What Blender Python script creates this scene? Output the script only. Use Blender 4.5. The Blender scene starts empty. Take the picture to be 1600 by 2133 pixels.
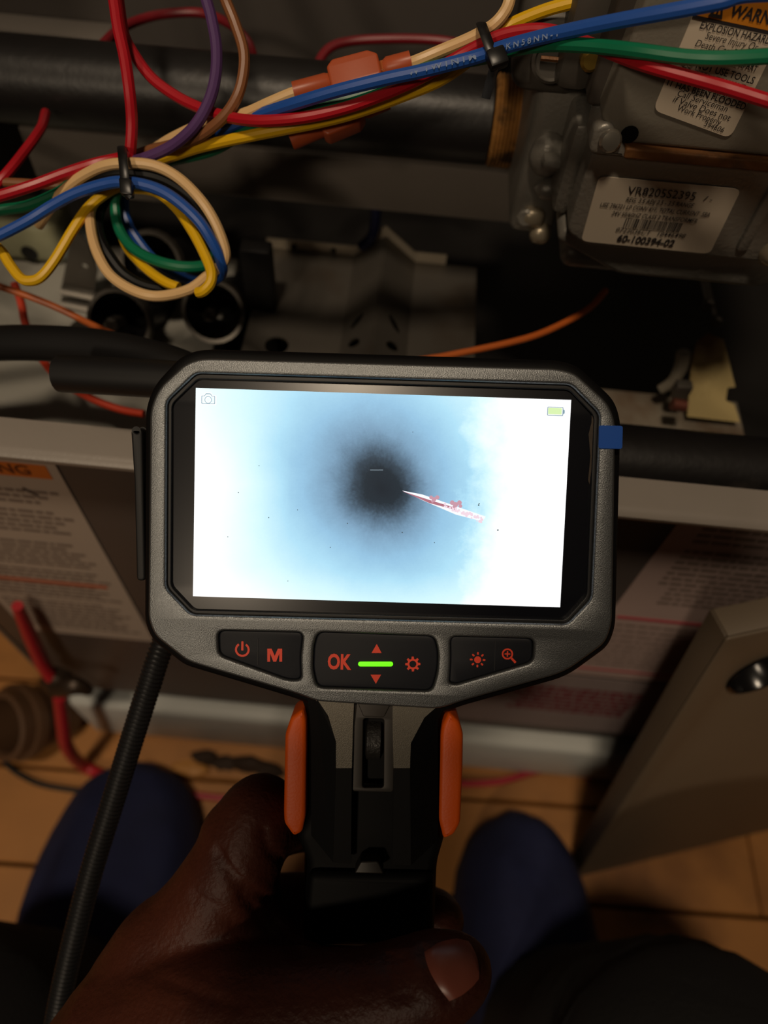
import bpy, bmesh, math, random
from mathutils import Vector, Matrix, Quaternion
random.seed(7)
PI = math.pi
S = bpy.context.scene
COL = S.collection

# ---------------------------------------------------------------- camera
CAM_H, FPX = 0.60, 26.0/36.0*2133.0
PITCH, ROLL = math.radians(58), math.radians(5.5)
CP = Vector((0, 0, CAM_H))
FW = Vector((0, math.cos(PITCH), -math.sin(PITCH)))
_r0 = Vector((1, 0, 0)); _d0 = FW.cross(_r0)
RT = math.cos(ROLL)*_r0 - math.sin(ROLL)*_d0
DN = FW.cross(RT)
if DN.z > 0: DN = -DN
cd = bpy.data.cameras.new('camera'); cam = bpy.data.objects.new('camera', cd); COL.objects.link(cam)
cd.sensor_fit = 'VERTICAL'; cd.sensor_height = 36; cd.sensor_width = 27; cd.lens = 26
cd.clip_start = 0.004; cd.clip_end = 50
_m = Matrix((RT, -DN, -FW)).transposed().to_4x4(); _m.translation = CP
cam.matrix_world = _m
cd.dof.use_dof = True; cd.dof.focus_distance = 0.193; cd.dof.aperture_fstop = 8.6
S.camera = cam

# ---------------------------------------------------------------- world, lamp, exposure
w = bpy.data.worlds.new('room_dusk'); S.world = w; w.use_nodes = True
w.node_tree.nodes['Background'].inputs[0].default_value = (1.0, 0.72, 0.5, 1)
w.node_tree.nodes['Background'].inputs[1].default_value = 0.010
def lamp(name, loc, power, radius, color):
    l = bpy.data.lights.new(name, 'POINT'); l.energy = power; l.color = color; l.shadow_soft_size = radius
    o = bpy.data.objects.new(name, l); o.location = loc; COL.objects.link(o); return o
lamp('ceiling_bulb', (-0.16, -0.33, 1.90), 27.0, 0.08, (1.0, 0.80, 0.58))
lamp('fill_lamp', (-0.75, -1.75, 1.75), 29.0, 0.12, (1.0, 0.80, 0.58))  # added fill with no seen source, brightens upright faces turned to the viewer
S.view_settings.view_transform = 'Standard'; S.view_settings.look = 'None'
S.view_settings.exposure = 0.28; S.view_settings.gamma = 1.0; S.view_settings.use_curve_mapping = False

# ---------------------------------------------------------------- placing helpers
def ray(x, y): return FW + RT*((x-800)/FPX) + DN*((y-1066.5)/FPX)
def P(x, y, d): return CP + ray(x, y)*d            # the point at this depth
def on_y(x, y, Y): r = ray(x, y); return CP + r*((Y-CP.y)/r.y)
def on_z(x, y, Z): r = ray(x, y); return CP + r*((Z-CP.z)/r.z)

# ---------------------------------------------------------------- materials
def lin(c): return tuple(((v/255)/12.92 if v/255 <= .04045 else ((v/255+.055)/1.055)**2.4) for v in c)
MATS = {}
def mat(name, rgb, rough=.5, metal=0., vary=.12, scale=60., bump=0., bscale=400., spec=.5, rgb2=None, thr=(.5, .62), coat=0., sss=0.):
    """rgb in sRGB 0-255; noise varies the tone, rgb2 adds blotches of dirt, rust or wear"""
    if name in MATS: return MATS[name]
    m = bpy.data.materials.new(name); m.use_nodes = True; nt = m.node_tree; b = nt.nodes['Principled BSDF']
    tc = nt.nodes.new('ShaderNodeTexCoord')
    n = nt.nodes.new('ShaderNodeTexNoise'); n.inputs['Scale'].default_value = scale; n.inputs['Detail'].default_value = 5
    nt.links.new(tc.outputs['Object'], n.inputs['Vector'])
    c = lin(rgb)
    mx = nt.nodes.new('ShaderNodeMix'); mx.data_type = 'RGBA'
    mx.inputs[6].default_value = tuple(v*(1-vary) for v in c)+(1,); mx.inputs[7].default_value = tuple(min(1, v*(1+vary)) for v in c)+(1,)
    nt.links.new(n.outputs['Fac'], mx.inputs[0]); out = mx.outputs[2]
    if rgb2:
        n2 = nt.nodes.new('ShaderNodeTexNoise'); n2.inputs['Scale'].default_value = scale*.6; n2.inputs['Detail'].default_value = 7; n2.noise_dimensions = '4D'; n2.inputs['W'].default_value = 3.3
        nt.links.new(tc.outputs['Object'], n2.inputs['Vector'])
        rp = nt.nodes.new('ShaderNodeMapRange'); rp.inputs[1].default_value = thr[0]; rp.inputs[2].default_value = thr[1]
        nt.links.new(n2.outputs['Fac'], rp.inputs[0])
        m2 = nt.nodes.new('ShaderNodeMix'); m2.data_type = 'RGBA'; m2.inputs[7].default_value = lin(rgb2)+(1,)
        nt.links.new(rp.outputs[0], m2.inputs[0]); nt.links.new(out, m2.inputs[6]); out = m2.outputs[2]
    nt.links.new(out, b.inputs['Base Color'])
    b.inputs['Roughness'].default_value = rough; b.inputs['Metallic'].default_value = metal
    b.inputs['Specular IOR Level'].default_value = spec; b.inputs['Coat Weight'].default_value = coat
    if sss:
        b.inputs['Subsurface Weight'].default_value = sss; b.inputs['Subsurface Radius'].default_value = (.006, .002, .001)
    if bump:
        nb = nt.nodes.new('ShaderNodeTexNoise'); nb.inputs['Scale'].default_value = bscale; nb.inputs['Detail'].default_value = 3
        nt.links.new(tc.outputs['Object'], nb.inputs['Vector'])
        bp = nt.nodes.new('ShaderNodeBump'); bp.inputs['Strength'].default_value = bump; bp.inputs['Distance'].default_value = .001
        nt.links.new(nb.outputs['Fac'], bp.inputs['Height']); nt.links.new(bp.outputs['Normal'], b.inputs['Normal'])
    MATS[name] = m; return m
def glow(name, rgb, strength=1.):
    if name in MATS: return MATS[name]
    m = bpy.data.materials.new(name); m.use_nodes = True; b = m.node_tree.nodes['Principled BSDF']
    b.inputs['Base Color'].default_value = (.02, .02, .02, 1); b.inputs['Emission Color'].default_value = lin(rgb)+(1,); b.inputs['Emission Strength'].default_value = strength
    MATS[name] = m; return m

# ---------------------------------------------------------------- meshes and objects
class MB:
    def __init__(s): s.v = []; s.f = []
    def add(s, v, f):
        k = len(s.v); s.v += [Vector(p) for p in v]; s.f += [tuple(i+k for i in q) for q in f]; return s
    def bm(s, bm):
        bm.verts.index_update(); s.add([v.co.copy() for v in bm.verts], [[v.index for v in f.verts] for f in bm.faces]); bm.free(); return s
    def mesh(s, name):
        me = bpy.data.meshes.new(name); me.from_pydata([tuple(p) for p in s.v], [], s.f); me.update(); return me
def finish(me, ang=35):
    if me.polygons:
        me.polygons.foreach_set('use_smooth', [True]*len(me.polygons)); me.set_sharp_from_angle(angle=math.radians(ang))
def mk(name, me, m, parent=None, local=False, ang=35, recenter=True):
    if isinstance(me, MB): me = me.mesh(name)
    finish(me, ang)
    o = bpy.data.objects.new(name, me); COL.objects.link(o)
    if m: me.materials.clear(); me.materials.append(m)
    if parent is not None:
        o.parent = parent
        if not local and parent.type == 'EMPTY': o.matrix_parent_inverse = parent.matrix_basis.inverted()
    elif recenter and len(me.vertices):
        n = len(me.vertices); c = sum((v.co for v in me.vertices), Vector())/n
        me.transform(Matrix.Translation(-c)); o.location = c
    return o
def tag(o, label, cat, group=None, kind=None):
    if label: o['label'] = label
    if cat: o['category'] = cat
    if group: o['group'] = group
    if kind: o['kind'] = kind
    return o
def thing(name, label, cat, loc=(0, 0, 0), group=None, M=None):
    o = bpy.data.objects.new(name, None); COL.objects.link(o); o.empty_display_size = .02
    o.matrix_basis = M if M is not None else Matrix.Translation(Vector(loc))
    return tag(o, label, cat, group)
def structure(o): o['kind'] = 'structure'; return o

def rbox(x0, x1, y0, y1, z0, z1, bev=.001, seg=2):
    bm = bmesh.new(); bmesh.ops.create_cube(bm, size=1)
    bmesh.ops.scale(bm, vec=(x1-x0, y1-y0, z1-z0), verts=bm.verts); bmesh.ops.translate(bm, vec=((x0+x1)/2, (y0+y1)/2, (z0+z1)/2), verts=bm.verts)
    if bev: bmesh.ops.bevel(bm, geom=bm.edges[:], offset=bev, segments=seg, profile=.5, affect='EDGES')
    return MB().bm(bm)
def catmull(pts, sub=6):
    """pts of (Vector, radius); returns the same kind of list, smoothed"""
    out = []; n = len(pts)
    for i in range(n-1):
        p0, p1, p2, p3 = pts[max(i-1, 0)], pts[i], pts[i+1], pts[min(i+2, n-1)]
        for k in range(sub):
            t = k/sub; t2 = t*t; t3 = t2*t
            c = (-.5*t3+t2-.5*t, 1.5*t3-2.5*t2+1, -1.5*t3+2*t2+.5*t, .5*t3-.5*t2)
            out.append((p0[0]*c[0]+p1[0]*c[1]+p2[0]*c[2]+p3[0]*c[3], p1[1]+(p2[1]-p1[1])*t))
    out.append(pts[-1]); return out
def tube(pts, seg=10, across=None, ratio=1., caps=True):
    """sweep a circle along (Vector, radius) points; with across, the section is a strap: flat by ratio"""
    v = []; f = []; n = len(pts); N = None
    for i, (p, r) in enumerate(pts):
        t = (pts[min(i+1, n-1)][0]-pts[max(i-1, 0)][0])
        t = t.normalized() if t.length > 1e-9 else Vector((0, 0, 1))
        if across is not None: B = (across-t*across.dot(t)).normalized(); N = B.cross(t)
        else:
            if N is None:
                N = t.orthogonal().normalized()
            N = (N-t*N.dot(t)).normalized(); B = t.cross(N)
        for k in range(seg):
            a = 2*PI*k/seg; v.append(p+(N*math.cos(a)*ratio+B*math.sin(a))*r)
    for i in range(n-1):
        for k in range(seg):
            a = i*seg+k; b = i*seg+(k+1) % seg; f.append((a, b, b+seg, a+seg))
    if caps: f.append(tuple(range(seg-1, -1, -1))); f.append(tuple(range((n-1)*seg, n*seg)))
    return MB().add(v, f)
def lathe(c, axis, prof, seg=28, caps=True):
    """prof of (along, radius) about axis through c"""
    axis = Vector(axis).normalized(); N = axis.orthogonal().normalized(); B = axis.cross(N); c = Vector(c); v = []; f = []
    for h, r in prof:
        for k in range(seg): a = 2*PI*k/seg; v.append(c+axis*h+(N*math.cos(a)+B*math.sin(a))*r)
    for i in range(len(prof)-1):
        for k in range(seg):
            a = i*seg+k; b = i*seg+(k+1) % seg; f.append((a, b, b+seg, a+seg))
    if caps: f.append(tuple(range(seg-1, -1, -1))); f.append(tuple(range((len(prof)-1)*seg, len(prof)*seg)))
    return MB().add(v, f)
def rounded(pts, r, n=4):
    out = []; m = len(pts)
    for i in range(m):
        p = Vector(pts[i]); a = Vector(pts[i-1])-p; b = Vector(pts[(i+1) % m])-p
        q = min(r[i] if isinstance(r, (list, tuple)) else r, a.length*.45, b.length*.45)
        if q < 1e-6: out.append(p); continue
        s, e = p+a.normalized()*q, p+b.normalized()*q
        for k in range(n+1):
            t = k/n; out.append(s*(1-t)**2+p*2*t*(1-t)+e*t*t)
    return out
def from_curve(cu):
    o = bpy.data.objects.new('tmp', cu); COL.objects.link(o)
    bpy.context.view_layer.update(); dg = bpy.context.evaluated_depsgraph_get()
    me = bpy.data.meshes.new_from_object(o.evaluated_get(dg)); bpy.data.objects.remove(o); bpy.data.curves.remove(cu)
    return me
def plate(loops, w0, w1, bevel=0., M=None, seg=2):
    """a flat plate between heights w0 and w1: first loop the outline, others holes; M maps to the parent's space"""
    cu = bpy.data.curves.new('tmp', 'CURVE'); cu.dimensions = '2D'; cu.fill_mode = 'BOTH'
    for lp in loops:
        s = cu.splines.new('POLY'); s.points.add(len(lp)-1)
        for q, p in zip(s.points, lp): q.co = (p[0], p[1], 0, 1)
        s.use_cyclic_u = True
    cu.extrude = max((w1-w0)/2-bevel, 0); cu.bevel_depth = bevel; cu.bevel_resolution = seg; cu.offset = -bevel
    me = from_curve(cu); me.transform(Matrix.Translation((0, 0, (w0+w1)/2)))
    bm = bmesh.new(); bm.from_mesh(me); bmesh.ops.remove_doubles(bm, verts=bm.verts, dist=1e-6); bm.to_mesh(me); bm.free()
    if M is not None: me.transform(M)
    return me
def text_mesh(s, size, bold=0., shear=0., align='CENTER', sx=1., depth=0.):
    cu = bpy.data.curves.new('tmp', 'FONT'); cu.body = s; cu.size = size; cu.offset = bold; cu.shear = shear; cu.align_x = align; cu.align_y = 'CENTER'; cu.extrude = depth; cu.resolution_u = 3
    me = from_curve(cu); me.transform(Matrix.Diagonal((sx, 1, 1, 1))); return me
def to_mb(me, fn=lambda p: p):
    v = [fn(q.co.copy()) for q in me.vertices]; f = [tuple(p.vertices) for p in me.polygons]; bpy.data.meshes.remove(me); return v, f
def circle(cx, cy, r, n=24, a0=0., a1=2*PI):
    return [Vector((cx+r*math.cos(a0+(a1-a0)*k/n), cy+r*math.sin(a0+(a1-a0)*k/n))) for k in range(n)]

BLACK = mat('black_plastic', (9, 9, 10), .6, vary=.1, spec=.18)
# ================================================================ FLOOR (setting)
wood = mat('floor_board', (176, 120, 62), .55, vary=.3, scale=14, bump=.15, bscale=220, rgb2=(92, 54, 26), thr=(.56, .74))
fl = structure(mk('floor', rbox(-1.3, 1.3, -.9, .9, -.05, -.014, 0), mat('subfloor', (40, 28, 18), .9), recenter=False))
FA = math.atan2(.012, .561)
def plank(x0, x1, k, dz):
    yb = .052+.0675*k
    mb = rbox(x0, x1, yb+.0012, yb+.0675-.0012, -.0139, dz, .0012, 1)
    rot = Matrix.Rotation(FA, 4, 'Z'); mb.v = [rot @ p for p in mb.v]
    o = mk('plank', mb, wood, fl); return o
for k in range(-9, 9):
    ends = [-1.25]
    while ends[-1] < 1.2: ends.append(min(1.25, ends[-1]+random.uniform(.55, .95)))
    for a, b in zip(ends, ends[1:]): plank(a+.0006, b-.0006, k, random.uniform(-.0008, 0))

# ================================================================ FURNACE CABINET
grey_paint = mat('grey_paint', (112, 106, 100), .42, vary=.06, bump=.1, bscale=900)
dark_sheet = mat('dark_sheet_metal', (30, 28, 27), .55, vary=.25, scale=30)  # dark grey sheet metal, tone varied by noise
pale_sheet = mat('pale_sheet', (168, 166, 158), .5, vary=.15, scale=25, rgb2=(110, 104, 92), thr=(.55, .7))
galv = mat('galvanised_steel', (104, 99, 92), .38, metal=.5, vary=.2, scale=40, rgb2=(84, 70, 56), thr=(.55, .75))
rail_m = mat('rail_paint', (196, 198, 194), .4, vary=.08, scale=30)
fu = thing('furnace', 'grey sheet metal gas furnace with its burner compartment open above a labelled lower panel', 'furnace', (0.02, .29, 0))
XL, XR = -.212, .262
mk('back_panel', rbox(XL, XR, .425, .43, .0, .95, .0005), dark_sheet, fu)
mk('side_panel', rbox(XL-.003, XL, .15, .43, .0, .95, .0005), grey_paint, fu)
mk('side_panel', rbox(XR, XR+.003, .15, .43, .0, .95, .0005), grey_paint, fu)
fp = mk('front_panel', rbox(XL+.001, XR-.001, .15, .154, .098, .392, .0008), mat('panel_paint', (76, 69, 66), .4, vary=.06, bump=.1, bscale=900), fu)
# folded lip along the top of the lower panel
prof = [(.1475, .4005), (.1365, .4003), (.1345, .3997), (.1332, .3982), (.1333, .3963), (.1345, .3947), (.1365, .394), (.1495, .3925), (.1495, .3935), (.137, .395), (.1353, .3957), (.1345, .397), (.1355, .3985), (.1475, .399)]
v = [Vector((x, y, z)) for x in (XL, XR) for y, z in prof]; n = len(prof)
mk('panel_lip', MB().add(v, [(i, (i+1) % n, n+(i+1) % n, n+i) for i in range(n)]+[tuple(range(n-1, -1, -1)), tuple(range(n, 2*n))]), mat('lip_paint', (150, 142, 134), .38, vary=.05, bump=.08, bscale=900), fu)
mk('bottom_rail', rbox(XL, XR, .1445, .17, .0, .074, .006, 3), rail_m, fu)
mk('rail_gap', rbox(XL+.002, XR-.002, .160, .165, .07, .1, .0005), dark_sheet, fu)
mk('compartment_floor', rbox(XL+.001, XR-.001, .155, .425, .326, .33, .0005), dark_sheet, fu)
mk('floor_plate', rbox(XL+.002, -.085, .157, .30, .3305, .348, .002), pale_sheet, fu)
mk('upper_sheet', rbox(XL+.001, .03, .36, .362, .415, .95, .0005), mat('upper_sheet', (100, 94, 90), .5, vary=.1, scale=20), fu)
mk('sheet_flange', rbox(XL+.002, -.145, .345, .3598, .418, .424, .001), grey_paint, fu)
# manifold rail under the pipe, folded channel
sh = rbox(-.165, .052, .282, .2845, .3955, .4185, .0008); sh.add(*(lambda m: (m.v, m.f))(rbox(-.165, .052, .2842, .30, .416, .4185, .0006)))
mk('manifold_rail', sh, mat('rail_sheet', (120, 112, 104), .45, vary=.12, scale=25), fu)
mk('bracket_plate', rbox(-.172, -.10, .302, .3045, .374, .424, .0006), mat('rail_sheet', (0, 0, 0)), fu)
# lower labels stuck on the front panel
paper = mat('label_paper', (178, 163, 150), .5, vary=.05)
ink = mat('label_ink', (42, 38, 40), .6); pale_ink = mat('faded_ink', (124, 109, 100), .6); red_ink = mat('red_ink', (168, 52, 66), .6); orange_ink = mat('orange_ink', (206, 112, 40), .6)
def rect(x0, x1, z0, z1, r): return rounded([(x0, z0), (x1, z0), (x1, z1), (x0, z1)], r)
XZ = Matrix(((1, 0, 0, 0), (0, 0, -1, 0), (0, 1, 0, 0), (0, 0, 0, 1)))     # x,y,h -> x,-h,z : a plate that faces -y
def on_front(loops, y, th=.0003): return plate(loops, 0, th, 0, Matrix.Translation((0, y, 0)) @ XZ)
def bars(x0, x1, z, h, y, seed, gap=.0006):
    rr = random.Random(seed); mb = MB(); x = x0
    while x < x1-.002:
        l = min(rr.uniform(.002, .008), x1-x)
        mb.add([(x, y, z), (x+l, y, z), (x+l, y, z+h), (x, y, z+h)], [(0, 1, 2, 3)]); x += l+gap+.0004
    return mb
def printed(label, rows, y, m, name='print_lines'):
    mb = MB()
    for i, (x0, x1, z, h) in enumerate(rows): b = bars(x0, x1, z, h, y, i*7+3); mb.add(b.v, b.f)
    return mk(name, mb, m, label)
yl = .1497
la = mk('warning_label', on_front([rect(-.196, -.1225, .199, .3745, .004)], yl), paper, fu)
la['label'] = 'white label with an orange warning band and lines of fine print'
mk('header_band', on_front([rect(-.1945, -.1265, .3615, .3705, .0005)], yl-.0003, .0002), orange_ink, la)
tm = text_mesh('WARNING', .0085, bold=.00018); vv, ff = to_mb(tm, lambda p: Vector((p.x-.158+.004, yl-.0006, p.y+.3662))); mk('header_lettering', MB().add(vv, ff), mat('brown_ink', (96, 44, 20), .6), la)
rows = []; z = .35
for i in range(36):
    if i in (3, 9, 10, 17, 26): z -= .0035; continue
    rows.append((-.193, -.128-.012*((i*37) % 5)/5, z, .0021)); z -= .0041
    if z < .207: break
printed(la, rows, yl-.00045, pale_ink)
mk('rule_line', on_front([rect(-.194, -.131, .2655, .2685, .0005)], yl-.0003, .0002), mat('rust_ink', (170, 78, 38), .6), la)
a = on_y(0, 1035, yl); mk('symbol_stroke', MB().add([(-.1415, yl-.0005, .3525), (-.137, yl-.0005, .3475), (-.1365, yl-.0005, .349), (-.141, yl-.0005, .354)], [(0, 1, 2, 3)]), ink, la)
lb = mk('wiring_label', on_front([rect(.108, .232, .212, .384, .003)], yl), mat('label_paper_pink', (172, 150, 144), .5, vary=.05), fu)
lb['label'] = 'large pale label with red rules and lines of grey print'
rows = []; z = .374
for i in range(16):
    if i in (4,): z -= .003; continue
    rows.append((.118 if i < 12 else .124, .205+.02*((i*31) % 4)/4, z, .0022)); z -= .0046
    if z < .303: break
printed(lb, rows, yl-.00045, pale_ink)
for z0, z1, x0, x1 in ((.288, .2905, .112, .228), (.2215, .2235, .112, .228), (.3785, .3797, .118, .228)):
    mk('red_rule', on_front([rect(x0, x1, z0, z1, .0004)], yl-.0003, .0002), red_ink, lb)
printed(lb, [(.114, .226, .28-.0062*i, .002) for i in range(9)], yl-.00045, pale_ink, 'diagram_lines')
lc = mk('lower_label', on_front([rect(.052, .232, .112, .2085, .003)], yl), mat('label_paper_grey', (138, 124, 122), .5, vary=.06), fu)
lc['label'] = 'dim greyish label with dark red print low on the panel'
printed(lc, [(.088+.004*(i % 2), .16, .185-.0065*i, .0045) for i in range(7)], yl-.00045, mat('dark_red_ink', (112, 34, 44), .6))
printed(lc, [(.056, .10, .19-.007*i, .0022) for i in range(3)], yl-.00045, pale_ink, 'diagram_lines')
# folded burner shield with a ridge, slots and an upturned back edge
bs = thing('burner_shield', 'ridged galvanised burner shield with pairs of slots, behind the hand-held screen', 'shield', (-.01, .25, .33), None)
zb = .362
def quadplate(p0, e1, e2, loops, th=.0009):
    e1 = Vector(e1).normalized(); e2 = Vector(e2).normalized(); nn = e1.cross(e2)
    M = Matrix((e1, e2, nn)).transposed().to_4x4(); M.translation = Vector(p0); return plate(loops, 0, th, 0, M)
def rect0(a, b, c, d): return [Vector((a, c)), Vector((b, c)), Vector((b, d)), Vector((a, d))]
def oval(cx, cy, rx, ry, rot=0): return [Vector((cx+rx*math.cos(t)*math.cos(rot)-ry*math.sin(t)*math.sin(rot), cy+rx*math.cos(t)*math.sin(rot)+ry*math.sin(t)*math.cos(rot))) for t in [2*PI*k/18 for k in range(18)]]
y0, y1 = .195, .291
mk('flat_plate', quadplate((-.068, y0, zb), (1, 0, 0), (0, 1, 0), [rect0(0, .0425, 0, y1-y0), circle(.0145, .033, .0052)]), galv, bs)
mk('flat_plate', quadplate((.003, y0, zb), (1, 0, 0), (0, 1, 0), [rect0(0, .030, 0, y1-y0)]), galv, bs)
xm, hz = -.0115, .013; sl = math.hypot(.0145, hz)
mk('ridge_side', quadplate((-.0257, y0, zb), (.0142, 0, hz), (0, 1, 0), [rect0(0, sl, 0, y1-y0), oval(.0085, .047, .0048, .0024, .7), oval(.0085, .0335, .0042, .0022, -.5)]), galv, bs)
mk('ridge_side', quadplate((-.0115, y0, zb+hz), (.0145, 0, -hz), (0, 1, 0), [rect0(0, sl, 0, y1-y0), oval(.0105, .047, .0048, .0024, -.7), oval(.0105, .0335, .0042, .0022, .5)]), galv, bs)
edge = [(-.068, zb), (-.0257, zb), (-.0115, zb+hz), (.003, zb), (.018, zb)]
v = []; 
for x, z in edge: v += [Vector((x, y1, z)), Vector((x, y1, z+.006)), Vector((x, y1+.001, z+.006)), Vector((x, y1+.001, z))]
f = [];
for i in range(len(edge)-1):
    for k in range(4): a = i*4+k; b = i*4+(k+1) % 4; f.append((a, b, b+4, a+4))
mk('back_flange', MB().add(v, f), mat('bright_edge', (196, 184, 164), .35, metal=.4, vary=.2, scale=60), bs)
for x in (-.055, -.036): mk('rivet', lathe((x, y1-.0002, zb+.003), (0, -1, 0), [(0, .0014), (.0008, .0012), (.001, .0005)], 10), dark_sheet, bs)
# supports to the compartment floor
mk('support_leg', rbox(-.067, -.063, .27, .288, .3305, zb, .0006), dark_sheet, bs); mk('support_leg', rbox(.027, .031, .27, .288, .3305, zb, .0006), dark_sheet, bs)
# black pipe behind the lip, on the right
bp_ = mk('black_iron_pipe', lathe((.03, .1655, .385), (1, 0, .0), [(0, .0135), (.0005, .014), (.225, .014), (.2255, .0135)], 28), mat('black_iron', (25, 23, 23), .42, vary=.3, scale=80, bump=.12, bscale=300, rgb2=(56, 50, 46), thr=(.62, .8)))
tag(bp_, 'short black iron pipe lying right behind the lower panel lip', 'pipe')
# stained bracket on the right
st = mat('stained_plate', (214, 192, 134), .5, vary=.15, scale=30, rgb2=(104, 68, 32), thr=(.49, .62))
br = thing('stained_bracket', 'pale yellow bracket with rust stains standing right of the screen, notched edge', 'bracket', (.125, .235, .33))
up_n = Vector((0, -.78, .62)).normalized(); up_o = Vector((.12, .214, .3497))
q = [(lambda r: CP+r*((up_o-CP).dot(up_n)/r.dot(up_n)))(ray(x, y)) for x, y in ((1432, 868), (1542, 880), (1530, 842), (1512, 834), (1516, 808), (1532, 806), (1508, 708), (1478, 695), (1452, 712), (1440, 770))]
nq = len(q); mk('upright_plate', MB().add(q+[p-up_n*.0014 for p in q], [tuple(range(nq)), tuple(range(2*nq-1, nq-1, -1))]+[(i, nq+i, nq+(i+1) % nq, (i+1) % nq) for i in range(nq)]), st, br)
mk('foot_flange', rbox(.06, .155, .2, .2335, .348, .3495, .0004), mat('grey_plate', (140, 132, 118), .5, vary=.2, scale=40, rgb2=(100, 70, 44), thr=(.55, .7)), br)
mk('foot_block', rbox(.062, .15, .205, .235, .3305, .3478, .001), dark_sheet, br)
mk('stay_bar', tube(catmull([(on_y(1375, 812, .225), .0022), (on_y(1400, 795, .226), .0024), (on_y(1418, 765, .228), .003), (on_y(1424, 735, .229), .003)], 5), 8), mat('grey_plate', (0, 0, 0)), br)
mk('clip', rbox(*(lambda p: (p.x-.004, p.x+.003, p.y-.003, p.y+.002, p.z-.004, p.z+.004))(on_y(1422, 810, .22)), .001), galv, br)
mk('copper_stub', tube([(on_y(1400, 842, .212), .0026), (on_y(1428, 846, .212), .0026)], 12), mat('copper', (120, 70, 58), .4, metal=.4), br)
for (x, y) in ((1472, 633), (1490, 668)):
    p = on_y(x, y, .27); s = mk('hex_screw', lathe(p, (0, -1, .3), [(0, .003), (.002, .003), (.0026, .0022)], 6), galv); tag(s, 'small steel screw in the dark %s the yellow stained bracket' % ('high above' if y < 650 else 'just above'), 'screw')
    mk('stud', tube([(p+Vector((0, .0005, 0)), .0015), (p+Vector((0, .155, 0)), .0015)], 8), galv, s).matrix_parent_inverse = Matrix.Translation(-Vector(s.location))
# igniter posts and ring clutter under the wire loop
chrome = mat('dull_chrome', (92, 88, 82), .38, metal=.7, vary=.2)
sootm = mat('soot_black', (15, 14, 15), .5, vary=.3, scale=60)
def venturi(px, py, Y, label, k):
    p = on_y(px, py, Y); t = thing('burner_tube', label, 'burner', (p.x, Y, .33), 'burner tubes under the wire loop')
    ax = Vector((.1*k, .45, -.3)).normalized()
    mk('venturi_tube', lathe(p, ax, [(-.012, .0125), (-.010, .0135), (-.004, .0115), (.006, .0085), (.02, .009), (.045, .0105), (.0455, .009), (.02, .0075), (.006, .007), (-.004, .010), (-.012, .0115)], 24, False), sootm, t)
    mk('mouth_ring', lathe(p-ax*.011, ax, [(-.002, .0122), (-.0022, .0138), (.001, .0145), (.002, .0138)], 24, False), chrome, t)
    mk('gas_orifice', lathe(p-ax*.016, ax, [(-.006, .002), (-.005, .0032), (.002, .0032), (.006, .0024)], 6), chrome, t)
    mk('saddle', rbox(p.x-.004, p.x+.004, Y+.008, Y+.02, .3305, p.z-.008, .001), sootm, t)
    return t
venturi(338, 545, .262, 'black burner tube seen through the cream wire loop', .4)
venturi(272, 660, .235, 'black burner tube at lower left below the wire loop, above the orange wire', .2)
venturi(455, 640, .252, 'black burner tube right of the wire loop with glinting mouth ring', -.3)
p = on_y(540, 600, .25)
po = thing('post_bracket', 'tall black upright post left of the ridged burner shield', 'bracket', (p.x, .25, .33))
mk('post', rbox(p.x-.0065, p.x+.0065, .248, .256, .3305, .395, .001), sootm, po); mk('post_foot', rbox(p.x-.011, p.x+.011, .24, .262, .3305, .333, .0005), sootm, po)
# metal clip and pale porcelain block at far left
q = [on_y(x, y, .262) for x, y in ((128, 600), (196, 615), (205, 560), (182, 500), (150, 470), (140, 540))]
cl = thing('metal_clip', 'bent steel spring clip with a small hole left of the wire loop', 'clip', (q[0].x+.01, .262, .348))
mk('clip_plate', plate([[(p.x, p.z) for p in q], circle(*(lambda p: (p.x, p.z))(on_y(178, 552, .262)), .0013, 12)], 0, .001, .0002, Matrix.Translation((0, .262, 0)) @ XZ), galv, cl)
a, b = on_y(128, 602, .258), on_y(196, 616, .258)
mk('clip_jaw', tube([(a, .003), (b, .003)], 10, Vector((0, 1, .3)), .35), chrome, cl); mk('clip_jaw', tube([(a+Vector((0, -.004, -.004)), .003), (b+Vector((0, -.004, -.004)), .003)], 10, Vector((0, 1, .3)), .35), chrome, cl)
mk('clip_stem', rbox(q[0].x+.003, q[0].x+.009, .263, .267, .3485, q[0].z+.004, .0006), sootm, cl)
p = on_y(80, 500, .285)
bl = thing('porcelain_block', 'pale greenish porcelain block at the left edge behind the bent yellow wire', 'insulator', (p.x, .285, .348))
mk('block_body', rbox(p.x-.022, p.x+.012, .28, .305, .3485, p.z+.012, .005, 3), mat('porcelain', (172, 172, 140), .45, vary=.15, scale=30, rgb2=(110, 104, 80), thr=(.52, .66)), bl)
mk('block_arm', rbox(p.x+.008, p.x+.026, .283, .297, .3485, p.z+.002, .003, 2), mat('bluish_tin', (132, 142, 142), .4, metal=.3, vary=.15), bl)
mk('dark_eye', lathe((p.x-.004, .2805, p.z-.004), (0, -1, 0), [(0, .004), (.001, .004), (.0012, .003)], 14), sootm, bl)
# terminal strip screw near the pale plate
p = on_z(175, 690, .348); s = mk('terminal_screw', lathe((p.x, p.y, .3482), (0, 0, 1), [(0, .006), (.002, .006), (.003, .004), (.0032, .001)], 16), chrome); tag(s, 'round bright screw head on the pale plate under the orange wire', 'screw')
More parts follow.
